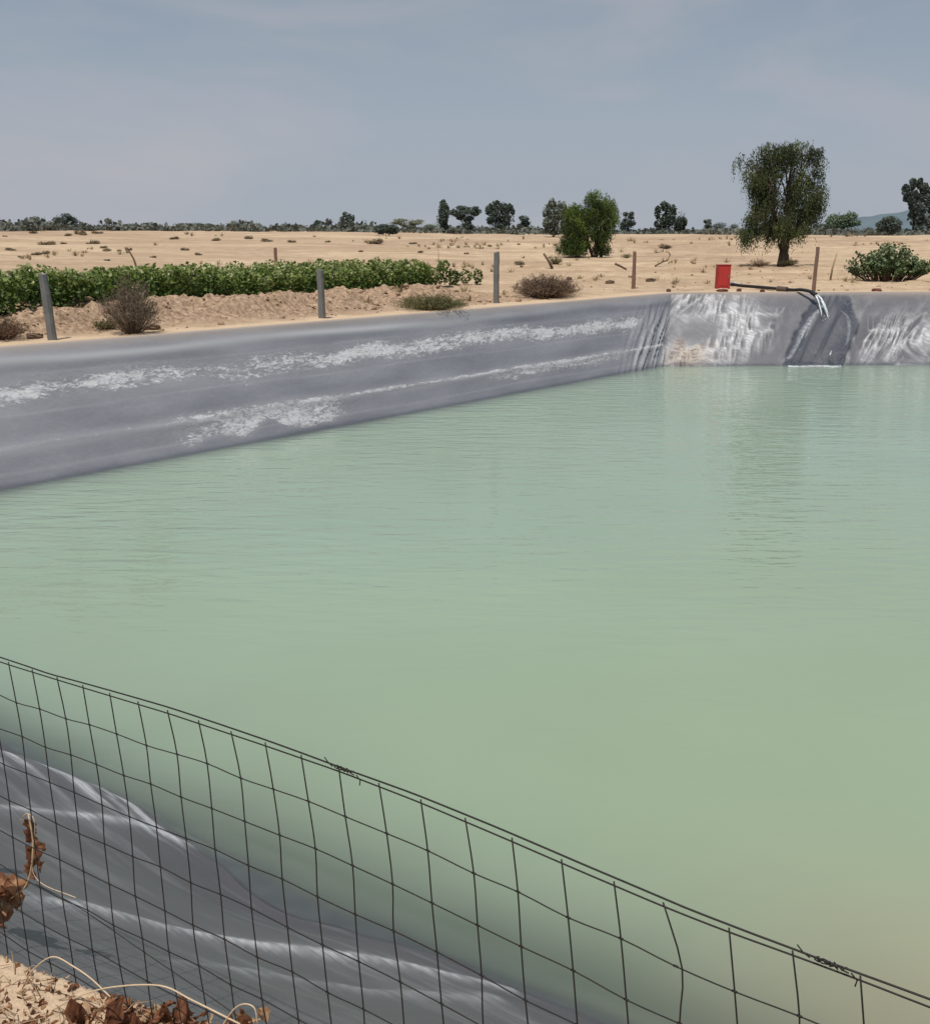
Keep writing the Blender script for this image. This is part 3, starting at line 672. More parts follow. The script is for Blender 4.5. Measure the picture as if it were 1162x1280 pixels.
twig_bush('dry_bush', 2, 424, 1.2, .5, 260, M_redtwig, 'low reddish dry bush left of the leaning grey post', M_dryleaf, 900)
twig_bush('dry_bush', 682, 372, 2.3, .8, 620, M_twig, 'wide rounded brown dry bush on the rim near the red-brown mound', leaf_mat('brown_dry_leaves', [(.10, .06, .04), (.18, .11, .07), (.24, .17, .1)], .2, .9), 4200, rad=.009)
M_grassy = leaf_mat('olive_weed', [(.11, .10, .045), (.17, .17, .07), (.26, .22, .12)], .3, .8)
twig_bush('low_weed', 540, 387, 2.1, .5, 500, M_grassy, 'low olive-green weed patch on the rim below the crop end', M_grassy, 2200, cat='weed')
twig_bush('low_weed', 133, 411, .7, .25, 120, M_grassy, 'small straggly weed left of the tall dry bush', M_grassy, 300, cat='weed')
twig_bush('low_weed', 783, 322, .9, .35, 90, M_grassy, 'small olive weed by the leafy tree with two stems', M_grassy, 200, cat='weed')
twig_bush('low_weed', 948, 333, 1.5, .5, 70, M_redtwig, 'sparse leafless weed left of the large tree trunk', None, 0, cat='weed', rad=.012)
twig_bush('low_weed', 985, 332, 1.3, .45, 130, M_grassy, 'low dark weed right of the large tree trunk', M_grassy, 500, cat='weed', rad=.01)
twig_bush('low_weed', 694, 330, 1.0, .5, 100, M_grassy, 'pale olive weed beyond the wide brown bush', M_grassy, 300, cat='weed', rad=.01)

# loose clods and dry ground litter
def scatter_stuff():
    rng = np.random.default_rng(61); V = []; Q = []; T_ = []; nb_ = 0
    ico = np.array([(0, 0, 1), (.9, 0, .45), (.28, .85, .45), (-.72, .53, .45), (-.72, -.53, .45), (.28, -.85, .45), (.72, .53, -.45), (-.28, .85, -.45), (-.9, 0, -.45), (-.28, -.85, -.45), (.72, -.53, -.45), (0, 0, -1)])
    tri = np.array([(0, 1, 2), (0, 2, 3), (0, 3, 4), (0, 4, 5), (0, 5, 1), (1, 6, 2), (2, 7, 3), (3, 8, 4), (4, 9, 5), (5, 10, 1), (1, 10, 6), (2, 6, 7), (3, 7, 8), (4, 8, 9), (5, 9, 10), (6, 11, 7), (7, 11, 8), (8, 11, 9), (9, 11, 10), (10, 11, 6)])
    P = []
    a = rng.uniform(-9, 17, 2600); n = np.clip(rng.normal(3.1, 1.1, 2600), .9, 6); x = -8.35 + a * .678 - n * .735; y = 18.1 + a * .735 + n * .678; P.append((x, y, rng.gamma(1.3, .017, 2600)))
    x = rng.uniform(2, 26, 900); y = rng.uniform(36, 52, 900); P.append((x, y, rng.gamma(1.3, .016, 900)))
    x = np.concatenate([p[0] for p in P]); y = np.concatenate([p[1] for p in P]); w = np.clip(np.concatenate([p[2] for p in P]),   .012, .10)
    s = sdf(TS, x, y); k = s > .7; x, y, w = x[k], y[k], w[k]; z = terrain(x, y)
    n = len(x); J = ico[None] * rng.uniform(.6, 1.3, (n, 12, 1)) * w[:, None, None] * np.array([1, .85, .65]); J += np.stack([x, y, z + w * .2], -1)[:, None]
    F3 = (tri[None] + 12 * np.arange(n)[:, None, None]).reshape(-1, 3)
    tag(mesh_np('soil_clods', J.reshape(-1, 3), F3, leaf_mat('loose_clods', [(.15, .095, .06), (.30, .205, .135), (.46, .34, .225)], 0, 1, .05), None, {'tint': np.repeat(rng.uniform(0, 1, n), 12)}), 'loose clods of dry soil scattered along the far banks', 'soil clods', kind='stuff')
    x = rng.uniform(-30, 45, 2600); y = rng.uniform(24, 110, 2600); s = sdf(TS, x, y); al, nl = left_coords(x, y)
    den = fbm(x / 7, y / 7, 3, 62); k = (s > 1.2) & (den + rng.uniform(-.1, .1, len(x)) > .655) & ~((nl > 5.5) & (nl < 16) & (al < 18) & (y < 50)); x, y = x[k], y[k]; z = terrain(x, y); n = len(x); m_ = 16
    h = rng.uniform(.06, .22, n) * (1 + y / 90); an = rng.uniform(0, 6.283, (n, m_)); rd = rng.uniform(0, 1, (n, m_)) * h[:, None] * .9
    b = np.stack([x[:, None] + np.cos(an) * rd * .4, y[:, None] + np.sin(an) * rd * .4, z[:, None] + 0 * rd - .01], -1); tp_ = b + np.stack([np.cos(an) * rd, np.sin(an) * rd, h[:, None] * rng.uniform(.4, 1, (n, m_))], -1)
    sd_ = np.stack([-np.sin(an), np.cos(an), 0 * an], -1) * .012 * (1 + y / 60)[:, None, None]
    V = np.stack([b - sd_, b + sd_, tp_ + sd_ * .3, tp_ - sd_ * .3], 2).reshape(-1, 3)
    tag(mesh_np('dry_grass', V, np.arange(len(V)).reshape(-1, 4), leaf_mat('dry_straw_grass', [(.20, .145, .085), (.33, .25, .15), (.42, .33, .2), (.26, .24, .12)], .25, .9, .1), None, {'tint': np.repeat(np.repeat(rng.uniform(0, 1, n), m_), 4)}), 'sparse dry grass dotted over the far sandy ground', 'dry grass', kind='stuff')
scatter_stuff()

# crop field
def crop():
    rng = np.random.default_rng(5)
    f0 = hit_ground(-70, 402)[:2]; f1 = hit_ground(556, 359)[:2]
    dv = f1 - f0; L = np.linalg.norm(dv); dv /= L; nv = np.array([-dv[1], dv[0]])
    C = []; S = []; Tn = []; FL = []
    rows = 11
    for r in range(rows):
        for a in np.arange(-1.5, L, .33):
            p0 = f0 + dv * (a + rng.uniform(-.12, .12)) + nv * (r * .62 + rng.uniform(-.15, .15))
            if a > L - 3 and r > 6: continue
            z0 = min(.22, ground_z(p0[0], p0[1])) ; H = (.93 if r < 8 else .86) * rng.uniform(.78, 1.16) * (1 - .12 * a / L)
            n = 150 if r < 3 else 60
            h = rng.uniform(0, 1, n) ** .75; rad = .34 * np.sqrt(np.clip(1.15 - h ** 2.2, .08, 1)) * np.sqrt(rng.uniform(0.1, 1, n)); an = rng.uniform(0, 6.283, n)
            c = np.stack([p0[0] + rad * np.cos(an), p0[1] + rad * np.sin(an), z0 + .06 + h * H], -1)
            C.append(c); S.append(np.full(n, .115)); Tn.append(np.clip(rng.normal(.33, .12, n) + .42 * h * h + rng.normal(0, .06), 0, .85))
            k = rng.poisson(.8)
            if k:
                hh = rng.uniform(.45, 1.0, k); an = rng.uniform(0, 6.283, k); FL.append(np.stack([p0[0] + .3 * np.cos(an), p0[1] + .3 * np.sin(an), z0 + hh * H], -1))
    C = np.concatenate(C); S = np.concatenate(S); Tn = np.concatenate(Tn); FL = np.concatenate(FL)
    V, Q, t = leaf_quads(C, S, .75, .85, tint=Tn, rng=rng)
    V2, Q2, t2 = leaf_quads(FL, .075, .9, .95, tint=np.ones(len(FL)), rng=rng)
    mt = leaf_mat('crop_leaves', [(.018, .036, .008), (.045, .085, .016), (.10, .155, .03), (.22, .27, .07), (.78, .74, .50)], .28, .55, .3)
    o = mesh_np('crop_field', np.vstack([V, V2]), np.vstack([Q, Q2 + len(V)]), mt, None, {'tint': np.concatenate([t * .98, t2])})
    tag(o, 'dense green flowering crop growing in a strip beyond the left bank', 'crop', kind='stuff')
    for px_, lab in ((567, 'leftmost of the three small plants past the crop end'), (580, 'middle and widest of the three small plants past the crop end'), (597, 'last of the three small plants, nearest the tall grey post')):
        g = hit_ground(px_, 356); e = empty('young_plant', tuple(g)); n = 150
        C = in_blob(n, (0, 0, .3), (.22 if px_ != 580 else .33, .25, .32)); V, Q, t = leaf_quads(C, .12, .6, .8, tint=rng.uniform(.1, .7, n)); mesh_np('leaves', V, Q, mt, e, {'tint': t})
        mb = MB(); mb.tube([(0, 0, -.05), (.01, 0, .2), (0, .01, .45)], [.014, .011, .006], 5); mb.build('stem', M_wood, e)
        tag(e, lab, 'plant', 'small plants past the end of the crop')
crop()

# trees ------------------------------------------------------------------
M_bark = simple('dark_bark', (.060, .048, .038), .95, .1, 6, .4, .6, dist=.03)
def branchy(mb, p0, p1, r0, r1, wob=.05, n=7):
    p0 = np.array(p0, float); p1 = np.array(p1, float); L = np.linalg.norm(p1 - p0); pts = []
    o = np.zeros(3)
    for i in range(n):
        t = i / (n - 1); o = o + np.array([random.gauss(0, 1) for _ in range(3)]) * wob * L / n * (0 if i in (0,) else 1); pts.append(p0 + (p1 - p0) * t + o * (1 - .3 * t))
    mb.tube(pts, [r0 + (r1 - r0) * (i / (n - 1)) ** .8 for i in range(n)], 7, cap=True); return pts
def weeping_tree(name, px, py, blobs, s, stems, label, leafcols, per=1700, strand=.9, leaf=.15, seed=1, sz=1.0, holes=(), sx=1.0, zs=1.0, dx0=0.0):
    """blobs: (dx, z, rx, rz) in photo-scale metres about the trunk; foliage hangs in strands"""
    rng = np.random.default_rng(seed); random.seed(seed)
    g = hit_ground(px, py); e = empty(name, (g[0], g[1], g[2])); tag(e, label, 'tree'); mb = MB()
    blobs = [(a * sx + dx0, b_ * zs, c_ * sx, d_ * zs) for a, b_, c_, d_ in blobs]; stems = [(a * sx, b_ * zs, c_ * sx + dx0 * (b_ > 0), d_ * zs, r0) for a, b_, c_, d_, r0 in stems]; holes = [(a * sx + dx0, b_ * zs, c_ * sx, d_ * zs) for a, b_, c_, d_ in holes]
    ends = []
    for (bx, bz, tx, tz, r0) in stems: 
        P = branchy(mb, (bx, 0, -.2 if bz == 0 else bz), (tx, rng.uniform(-.5, .5) * (bz > 0), tz), r0, r0 * (.3 if bz > 0 else .65), .25 if bz > 0 else .08); ends.append(P)
    for (dx, z, rx, rz) in blobs:
        P = ends[int(np.argmin([abs(E_[-1][0] - dx) + .4 * abs(E_[-1][2] - z) for E_ in ends]))]
        k = random.randint(2, len(P) - 2); y = rng.uniform(-.6, .6) * rx
        B = branchy(mb, P[k], (dx, y, z - rz * .1), .075 * sz, .02, .2, 6)
        for _ in range(4):
            q = in_blob(1, (dx, y, z), (rx * .8, rx * .8, rz * .8), rng)[0]; branchy(mb, B[random.randint(2, 5)], q, .025, .006, .25, 4)
    mb.build('trunk', M_bark, e, smooth_=True)
    CC = []; TT = []
    for bi, (dx, z, rx, rz) in enumerate(blobs):
        area = rx * rz; ns = int(per * area / 10) + 40; y0 = 0
        st = in_blob(ns, (dx, y0, z), (rx, rx * 1.0, rz), rng, .1)
        sub = fbm(st[:, 0] * 1.6 + st[:, 1] + seed, st[:, 2] * 1.1 + st[:, 1] * .7, 3, seed + bi); st = st[sub > .455]
        for q in st:
            n = int(rng.integers(6, 13)); L = strand * rng.uniform(.4, 1.2); t = np.linspace(0, 1, n) + rng.uniform(-.03, .03, n)
            dr = rng.normal(0, .14, 2); xx = q[0] + dr[0] * t; yy = q[1] + dr[1] * t; zz = q[2] - L * t * t
            c = np.stack([xx, yy, zz], -1) + rng.normal(0, .035, (n, 3)); CC.append(c)
            hi = np.clip((q[2] - z) / rz * .25 + .42, .05, .95); cl_ = float(fbm(np.array([q[0] * 1.5 + q[1]]), np.array([q[2] * 1.7 - q[1] * .6]), 2, seed + 50)) - .5; TT.append(np.clip(rng.normal(hi + .06 + 1.1 * cl_, .11, n), 0, 1))
    C = np.concatenate(CC); Tn = np.concatenate(TT)
    keep = C[:, 2] > (.35 if name == 'large_tree' else .06)
    for (hx, hz_, hr, hh) in holes: keep &= ~((((C[:, 0] - hx) / hr) ** 2 + ((C[:, 2] - hz_) / hh) ** 2 < 1) & (rng.uniform(0, 1, len(C)) < .93))
    C = C[keep]; Tn = Tn[keep]
    V, Q, t = leaf_quads(C, leaf, .1, .38, droop=.6, tint=Tn, rng=rng)
    mesh_np('crown', V, Q, leaf_mat(name + '_leaves', leafcols, .25, .65, .15), e, {'tint': t}); return e
weeping_tree('large_tree', 977, 333, [(-.15, 5.75, .7, .7), (-.3, 5.0, .6, .5), (-.15, 3.9, .6, .6), (-1.7, 1.75, .6, .45), (1.4, 1.9, .6, .4), (-.9, 1.8, .7, .5), (-2.0, 5.6, .75, .5), (-1.5, 5.0, .9, .8), (-.85, 6.0, 1.0, .6), (-.9, 4.9, .9, 1.0), (.3, 6.2, 1.0, .55), (1.15, 6.1, .8, .6), (.4, 5.2, .7, .8), (1.4, 5.1, .8, 1.0), (1.55, 4.0, .75, 1.0), (.9, 3.9, .9, 1.2), (-.9, 3.6, .95, 1.0), (-1.3, 2.6, .7, .8), (0, 2.8, .95, 1.2), (.95, 2.5, .9, 1.0), (-.5, 2.2, .9, .7), (1.6, 2.9, .45, .5), (-1.3, 4.2, .6, .6), (1.75, 3.3, .5, .4), (.6, 1.9, .9, .5)],
             1, [(0, 0, -.1, 2.2, .33), (-.06, 1.6, -1.0, 4.9, .15), (.05, 1.6, .9, 5.0, .17), (0, 1.7, .2, 4.4, .12)],
             'large drooping dark green tree with one thick trunk beyond the pond', [(.022, .032, .018), (.060, .080, .036), (.12, .142, .058), (.22, .235, .10)], per=6000, strand=.75, leaf=.115, seed=3, zs=.965, sx=1.03, dx0=-.25, holes=((.05, 4.55, .15, .42), (-.2, 3.75, .1, .2), (1.55, 4.65, .12, .16), (.25, 5.0, .08, .25)))
weeping_tree('round_tree', 738, 321, [(.5, 4.7, .95, .8), (1.0, 4.1, 1.0, .9), (-.3, 4.0, .9, .7), (-1.15, 3.6, .85, .8), (.4, 3.4, 1.2, 1.0), (1.3, 3.1, .9, 1.0), (-1.1, 2.6, 1.1, 1.0), (-.2, 2.2, 1.0, 1.0), (.9, 1.9, .9, .9), (-1.1, 1.5, 1.0, .9), (.9, .9, .9, .7), (-1.3, .8, 1.2, .7), (-.4, .9, .9, .7), (-1.2, .45, 1.2, .5), (.8, .5, .9, .5)],
             1, [(.35, 0, .3, 2.4, .15), (.2, 0, -.6, 2.6, .12), (.75, 0, 1.0, 3.0, .12), (-.9, 0, -1.2, 2.0, .1)],
             'bushy bright green tree with its crown reaching down to the sand', [(.022, .036, .015), (.048, .072, .022), (.10, .155, .035), (.19, .26, .06)], per=9000, strand=.42, leaf=.115, seed=9, zs=.80, sx=.92, dx0=-.15)
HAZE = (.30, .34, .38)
def hz_(c, k): return tuple(a * (1 - k) + b_ * k * .62 for a, b_ in zip(c, HAZE))  # distance haze blended into the foliage colour
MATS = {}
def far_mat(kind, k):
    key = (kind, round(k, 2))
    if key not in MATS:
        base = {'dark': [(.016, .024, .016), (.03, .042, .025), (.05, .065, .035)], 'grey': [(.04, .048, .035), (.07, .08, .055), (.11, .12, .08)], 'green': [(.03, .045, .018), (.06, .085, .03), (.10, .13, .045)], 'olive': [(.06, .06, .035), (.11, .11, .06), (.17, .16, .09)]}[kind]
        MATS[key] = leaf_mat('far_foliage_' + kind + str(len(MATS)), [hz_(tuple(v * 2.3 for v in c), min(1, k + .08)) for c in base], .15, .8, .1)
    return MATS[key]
def far_tree(name, px, top, base, wpx, shape, kind, haze, label, dist, seed, group=None, blobs=None, cat='tree'):
    """a tree standing at the given distance; shape is a list of blobs in units of half-width / height"""
    rng = np.random.default_rng(seed); random.seed(seed)
    d = ray(px, 290); x = d[0] / d[1] * dist; y = dist; z0 = ground_z(x, y)
    sc_ = (dist * CT + .5) / F; H = HC + (290 - top) * sc_ / CT - z0; w = wpx * sc_ * .5
    e = empty(name, (x, y, z0)); tag(e, label, cat, group)
    shapes = {'round': [(0, .62, .95, .36), (-.45, .45, .6, .3), (.45, .5, .6, .32), (0, .3, .8, .28)],
              'flat': [(0, .80, .98, .18), (-.5, .72, .55, .16), (.5, .74, .55, .18), (.1, .55, .6, .2), (0, .25, .55, .2)],
              'slim': [(0, .82, .75, .18), (.1, .6, .95, .25), (-.15, .42, .9, .25), (.1, .2, .7, .2)],
              'open': [(-.62, .66, .36, .2), (-.2, .84, .34, .16), (.3, .72, .4, .24), (.75, .7, .3, .2), (0, .5, .5, .22), (-.5, .36, .5, .2), (.5, .42, .5, .24), (0, .2, .7, .2)],
              'low': [(0, .45, 1.0, .5), (-.5, .35, .6, .4), (.55, .4, .55, .42)],
              'spiky': [(-.75, .84, .22, .12), (-.35, .9, .2, .12), (.0, .92, .18, .1), (.35, .86, .22, .13), (.75, .78, .28, .14), (-.45, .68, .4, .16), (.3, .66, .5, .2), (0, .5, .6, .2), (.1, .33, .5, .18), (.75, .55, .3, .14)]}[shape]
    mb = MB(); tops = []
    branchy(mb, (0, 0, -.2), (0, 0, H * .5), .045 * H * .5, .02 * H, .1, 5)
    CC = []
    for (bx, bz, rx, rz) in shapes:
        bx += rng.uniform(-.06, .06); bz += rng.uniform(-.03, .03)
        c = (bx * w, rng.uniform(-.3, .3) * w, bz * H); branchy(mb, (0, 0, H * .22), c, .02 * H, .006 * H, .15, 5)
        for _ in range(5):
            c2 = in_blob(1, c, (rx * w * .75, rx * w * .75, rz * H * .75), rng)[0]
            CC.append(in_blob(int(170 + 110 * rx * rz * 4), c2, (rx * w * .42, rx * w * .5, rz * H * .42), rng, .15))
        CC.append(in_blob(int(160), c, (rx * w, rx * w, rz * H), rng, .2))
    mb.build('trunk', M_bark, e)
    C = np.concatenate(CC); C[:, 2] = np.clip(C[:, 2], .05, None)
    V, Q, t = leaf_quads(C, max(.18, .06 * H), .3, .8, tint=np.clip(rng.normal(.3, .2, len(C)) + .4 * C[:, 2] / H, 0, 1), rng=rng)
    mesh_np('crown', V, Q, far_mat(kind, haze), e, {'tint': t}); return e
FT = [ # px, top, base, width, shape, kind, haze, dist, label
 (84, 267, 288, 30, 'round', 'dark', .25, 150, 'dark rounded tree rising highest above the far left scrub'),
 (165, 279, 290, 48, 'low', 'grey', .25, 150, 'low wide grey shrub between the far left tree and the dune crest'),
 (245, 278, 291, 52, 'low', 'grey', .25, 155, 'broad low shrub right of the grey shrub on the dune crest'),
 (303, 275, 292, 36, 'round', 'dark', .25, 155, 'dark domed shrub tree above the brown post behind the crop'),
 (354, 283, 293, 28, 'round', 'grey', .3, 160, 'small round shrub right of the dark domed shrub tree'),
 (397, 277, 293, 13, 'slim', 'dark', .35, 170, 'tiny narrow tree left of the small grey open tree'),
 (434, 267, 296, 20, 'open', 'grey', .35, 165, 'small grey open-crowned tree before a low hedge of scrub'),
 (482, 279, 300, 34, 'round', 'dark', .22, 110, 'dark rounded bush in front of the olive scrub mound'),
 (510, 274, 292, 44, 'flat', 'olive', .3, 210, 'low olive flat-topped tree behind the dark rounded bush'),
 (545, 276, 293, 40, 'low', 'green', .35, 215, 'pale green scrubby tree left of the narrow dark tree'),
 (554, 253, 296, 17, 'slim', 'dark', .18, 150, 'tall narrow dark tree beside the flat-topped tree'),
 (581, 259, 292, 40, 'flat', 'dark', .22, 160, 'dark umbrella-shaped tree between two upright dark trees'),
 (624, 253, 292, 36, 'open', 'dark', .2, 155, 'dark tree with a notched double crown right of the umbrella-shaped tree'),
 (655, 270, 293, 18, 'slim', 'dark', .2, 160, 'small dark leaning tree between the notched tree and grey tree'),
 (692, 251, 296, 32, 'open', 'grey', .2, 115, 'airy grey-green tree close behind the bushy bright tree'),
 (784, 266, 293, 20, 'slim', 'dark', .22, 150, 'small dark tree just right of the bushy bright tree'),
 (830, 254, 292, 26, 'open', 'dark', .2, 150, 'taller of two dark trees standing together left of the large tree'),
 (849, 265, 292, 18, 'round', 'dark', .2, 152, 'shorter of two dark trees standing together'),
 (883, 275, 292, 14, 'slim', 'grey', .35, 180, 'small grey tree at the left end of the distant hedge'),
 (906, 278, 292, 40, 'low', 'grey', .4, 190, 'low grey-green hedge of scrub left of the large tree'),
 (1032, 272, 290, 30, 'low', 'dark', .3, 190, 'dark low scrub right beside the large drooping tree'),
 (1051, 263, 291, 42, 'round', 'green', .3, 185, 'green domed tree in front of the distant blue hill'),
 (1110, 270, 295, 28, 'round', 'dark', .3, 120, 'dark teal bush left of the spiky-topped tree'),
 (1140, 231, 291, 42, 'spiky', 'dark', .32, 150, 'tall dark tree with a spiky open top at the far right'),
 (1158, 262, 292, 34, 'low', 'grey', .35, 160, 'grey bush at the foot of the spiky-topped tree'),
 (-8, 262, 290, 24, 'slim', 'dark', .3, 150, 'dark tree cut off at the left end of the far scrub'),
 (66, 283, 293, 24, 'low', 'grey', .32, 160, 'low scrub bush left of the dark rounded far left tree'),
]
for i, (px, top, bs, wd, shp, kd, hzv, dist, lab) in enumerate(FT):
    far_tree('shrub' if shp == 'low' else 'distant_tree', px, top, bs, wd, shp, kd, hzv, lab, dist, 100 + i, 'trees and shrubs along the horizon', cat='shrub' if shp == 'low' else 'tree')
# belt of scrub that reads as one mass
def scrub_belt():
    rng = np.random.default_rng(77); C = []; S = []; Tn = []
    for _ in range(2300):
        az = rng.uniform(-.62, .62); r = rng.uniform(135, 330) if rng.random() < .75 else rng.uniform(330, 700)
        x, y = r * math.sin(az), r * math.cos(az)
        if y < 0: continue
        if az < -.05: dens = 1.0
        elif az < .12: dens = .9
        else: dens = .75
        if rng.random() > dens: continue
        z0 = ground_z(x, y); w = rng.uniform(.8, 2.6) * (1 + r / 500); hm_ = float(fbm(np.array([az * 34.]), np.array([r / 90.]), 3, 66)); h = (.25 + 1.7 * max(0, hm_ - .28)) * rng.uniform(.45, 1.3) * (1 + r / 420) * (1.35 if az < .05 else .9)
        n = 70; h *= .8; w *= 1.25; c = in_blob(n, (x, y, z0 + h * .4), (w, w, h * .6), rng, .05); C.append(c); S.append(np.full(n, .42 + r / 600)); Tn.append(np.clip(rng.normal(rng.uniform(.25, .7), .09, n), 0, 1))
    C = np.concatenate(C); V, Q, t = leaf_quads(C, np.concatenate(S), .3, .8, tint=np.concatenate(Tn), rng=rng)
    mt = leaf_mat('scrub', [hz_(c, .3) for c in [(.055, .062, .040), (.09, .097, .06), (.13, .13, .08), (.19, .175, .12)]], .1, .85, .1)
    tag(mesh_np('scrub_vegetation', V, Q, mt, None, {'tint': t}), 'belt of low grey-green scrub along the horizon behind the sand', 'scrub', kind='stuff')
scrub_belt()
# dry tufts dotted over the dune
tp = None
def tuft_proto(seed, h=.5, w=.8):
    rng = np.random.default_rng(seed); C = np.concatenate([in_blob(110, (rng.uniform(-.3, .3) * w, rng.uniform(-.3, .3) * w, h * rng.uniform(.1, .35)), (w * rng.uniform(.15, .35), w * .3, h * rng.uniform(.2, .45)), rng, .02) for _ in range(4)] + [in_blob(160, (0, 0, .08), (w * .4, w * .4, .1), rng, .02)]); C[:, 2] = np.clip(C[:, 2], .02, None)
    V, Q, t = leaf_quads(C, .12, .5, .4, rng=rng); return V, Q, t
mt_t = leaf_mat('dry_tuft', [(.15, .11, .07), (.23, .175, .11), (.31, .25, .155)], .2, .9)
TUFTS = [(7, 296, 1.0), (42, 292, 1.1), (85, 295, 1.1), (101, 293, 1.0), (13, 313, 1.9), (27, 322, 1.2), (46, 319, 1.0), (57, 318, 1.3), (59, 306, 1.4), (80, 305, 1.0), (111, 305, .9), (119, 305, 1.1), (129, 310, 1.1), (134, 314, .9), (150, 314, .8), (161, 313, 1.3), (192, 322, .9), (134, 326, .9), (231, 313, .7), (248, 319, 1.1), (122, 292, 2.0), (218, 299, 1.0), (270, 301, 1.2), (311, 299, .8),
         (105, 294, 1.3), (451, 315, 1.2), (525, 316, .7), (583, 318, .7), (333, 302, 1.2), (365, 303, 1.4), (410, 303, 1.0), (470, 305, 1.6), (516, 305, 1.1), (832, 310, 1.1), (612, 308, .8), (648, 306, .7), (1062, 293, 1.3), (1071, 293, 1.2), (650, 331, 1.0)]
protos = [tuft_proto(s) for s in (1, 2, 3)]; first = {}
for i, (px, py, s) in enumerate(TUFTS):
    g = hit_ground(px, py); k = i % 3
    if k not in first:
        V, Q, t = protos[k]; o = mesh_np('dry_tuft', V, Q, mt_t, None, {'tint': t}); first[k] = o
    else: o = first[k].copy(); COL.objects.link(o)
    dsc = max(.5, min(1.6, g[1] / 85)) * (.6, 1.0, .8, 1.25, .7)[i % 5]; o.location = g; o.scale = (s * dsc, s * dsc, s * dsc * (.6 + .12 * (i % 4))); o.rotation_euler = (0, 0, i * 1.3)
    tag(o, 'small dry brown tuft dotted on the open sand before the horizon scrub', 'tuft', 'dry tufts dotted over the sand')
# large-leaved bush at the right
def leafy_bush():
    rng = np.random.default_rng(44); g = hit_ground(1102, 352); e = empty('leafy_bush', (g[0] + .35, g[1] + .5, g[2])); tag(e, 'large leafy green bush growing on the sand at the far rim', 'bush')
    mb = MB(); C = []; Tn = []; N_ = []
    for i in range(190):
        a = rng.uniform(0, 6.283); r = math.sqrt(rng.random()); x = math.cos(a) * r * 1.95 + .1; y = math.sin(a) * r * 1.1; h = 1.38 * math.sqrt(max(.08, 1 - (r * .93) ** 2.6)) * rng.uniform(.6, 1.15) * (.92 + .12 * math.sin(x * 3.1 + 1))
        if x < -1.3: h *= .85
        b0 = np.array([x * .55, y * .55, 0]); tp_ = np.array([x, y, h]); mb.tube([b0, (b0 + tp_) / 2 + np.array([x * .06, 0, .05]), tp_], [.018, .013, .006], 4, cap=False)
        for k in range(9):
            t = 1 - .075 * k; q = b0 + (tp_ - b0) * t; an = k * 1.57 + rng.uniform(-.3, .3)
            for sgn in (0, math.pi): C.append(q + np.array([math.cos(an + sgn) * .07, math.sin(an + sgn) * .07, .02])); Tn.append(np.clip(rng.normal(.5, .2) - .03 * k, 0, 1))
    mb.build('branches', M_wood, e)
    V, Q, t = leaf_quads(np.array(C), .15, .45, .8, tint=np.array(Tn), rng=rng)
    mesh_np('leaves', V, Q, leaf_mat('broad_leaves', [(.03, .05, .022), (.08, .125, .05), (.17, .225, .10), (.34, .39, .22)], .25, .5, .35), e, {'tint': t})
leafy_bush()
# pale dune ridge and hill behind
def hill(name, px0, px1, dist, hpx, col, seed, base=-2, bands=1):
    xs = np.linspace(px0, px1, 90); V = []; fs = []
    sc_ = dist * CT / F
    for i, px in enumerate(xs):
        d = ray(px, 290); x = d[0] / d[1] * dist; e_ = math.sin(math.pi * i / 89) ** .45
        h = (hpx * (.75 + .5 * float(fbm(np.array([px / 45.]), np.array([seed * 1.]), 4, seed)))) * sc_ * e_
        for k, (yy, hh) in enumerate(((-dist * .12, base), (-dist * .06, h * .6), (0, h + HC), (dist * .1, h * .5), (dist * .15, base))): V.append((x, dist + yy, hh))
        if i:
            for k in range(4): c = 5 * i + k; fs.append((c - 5, c, c + 1, c - 4))
    o = mesh_np(name, np.array(V), fs, simple(name + '_haze', col, 1, .05, .02, .2, .1), None, None, True); tag(o, kind='structure')  # distance haze put into the hill colour
hill('hill', 1030, 1330, 1500, 26, (.12, .155, .18), 4)
hill('hills', -500, 960, 2300, 5, (.20, .24, .27), 6)

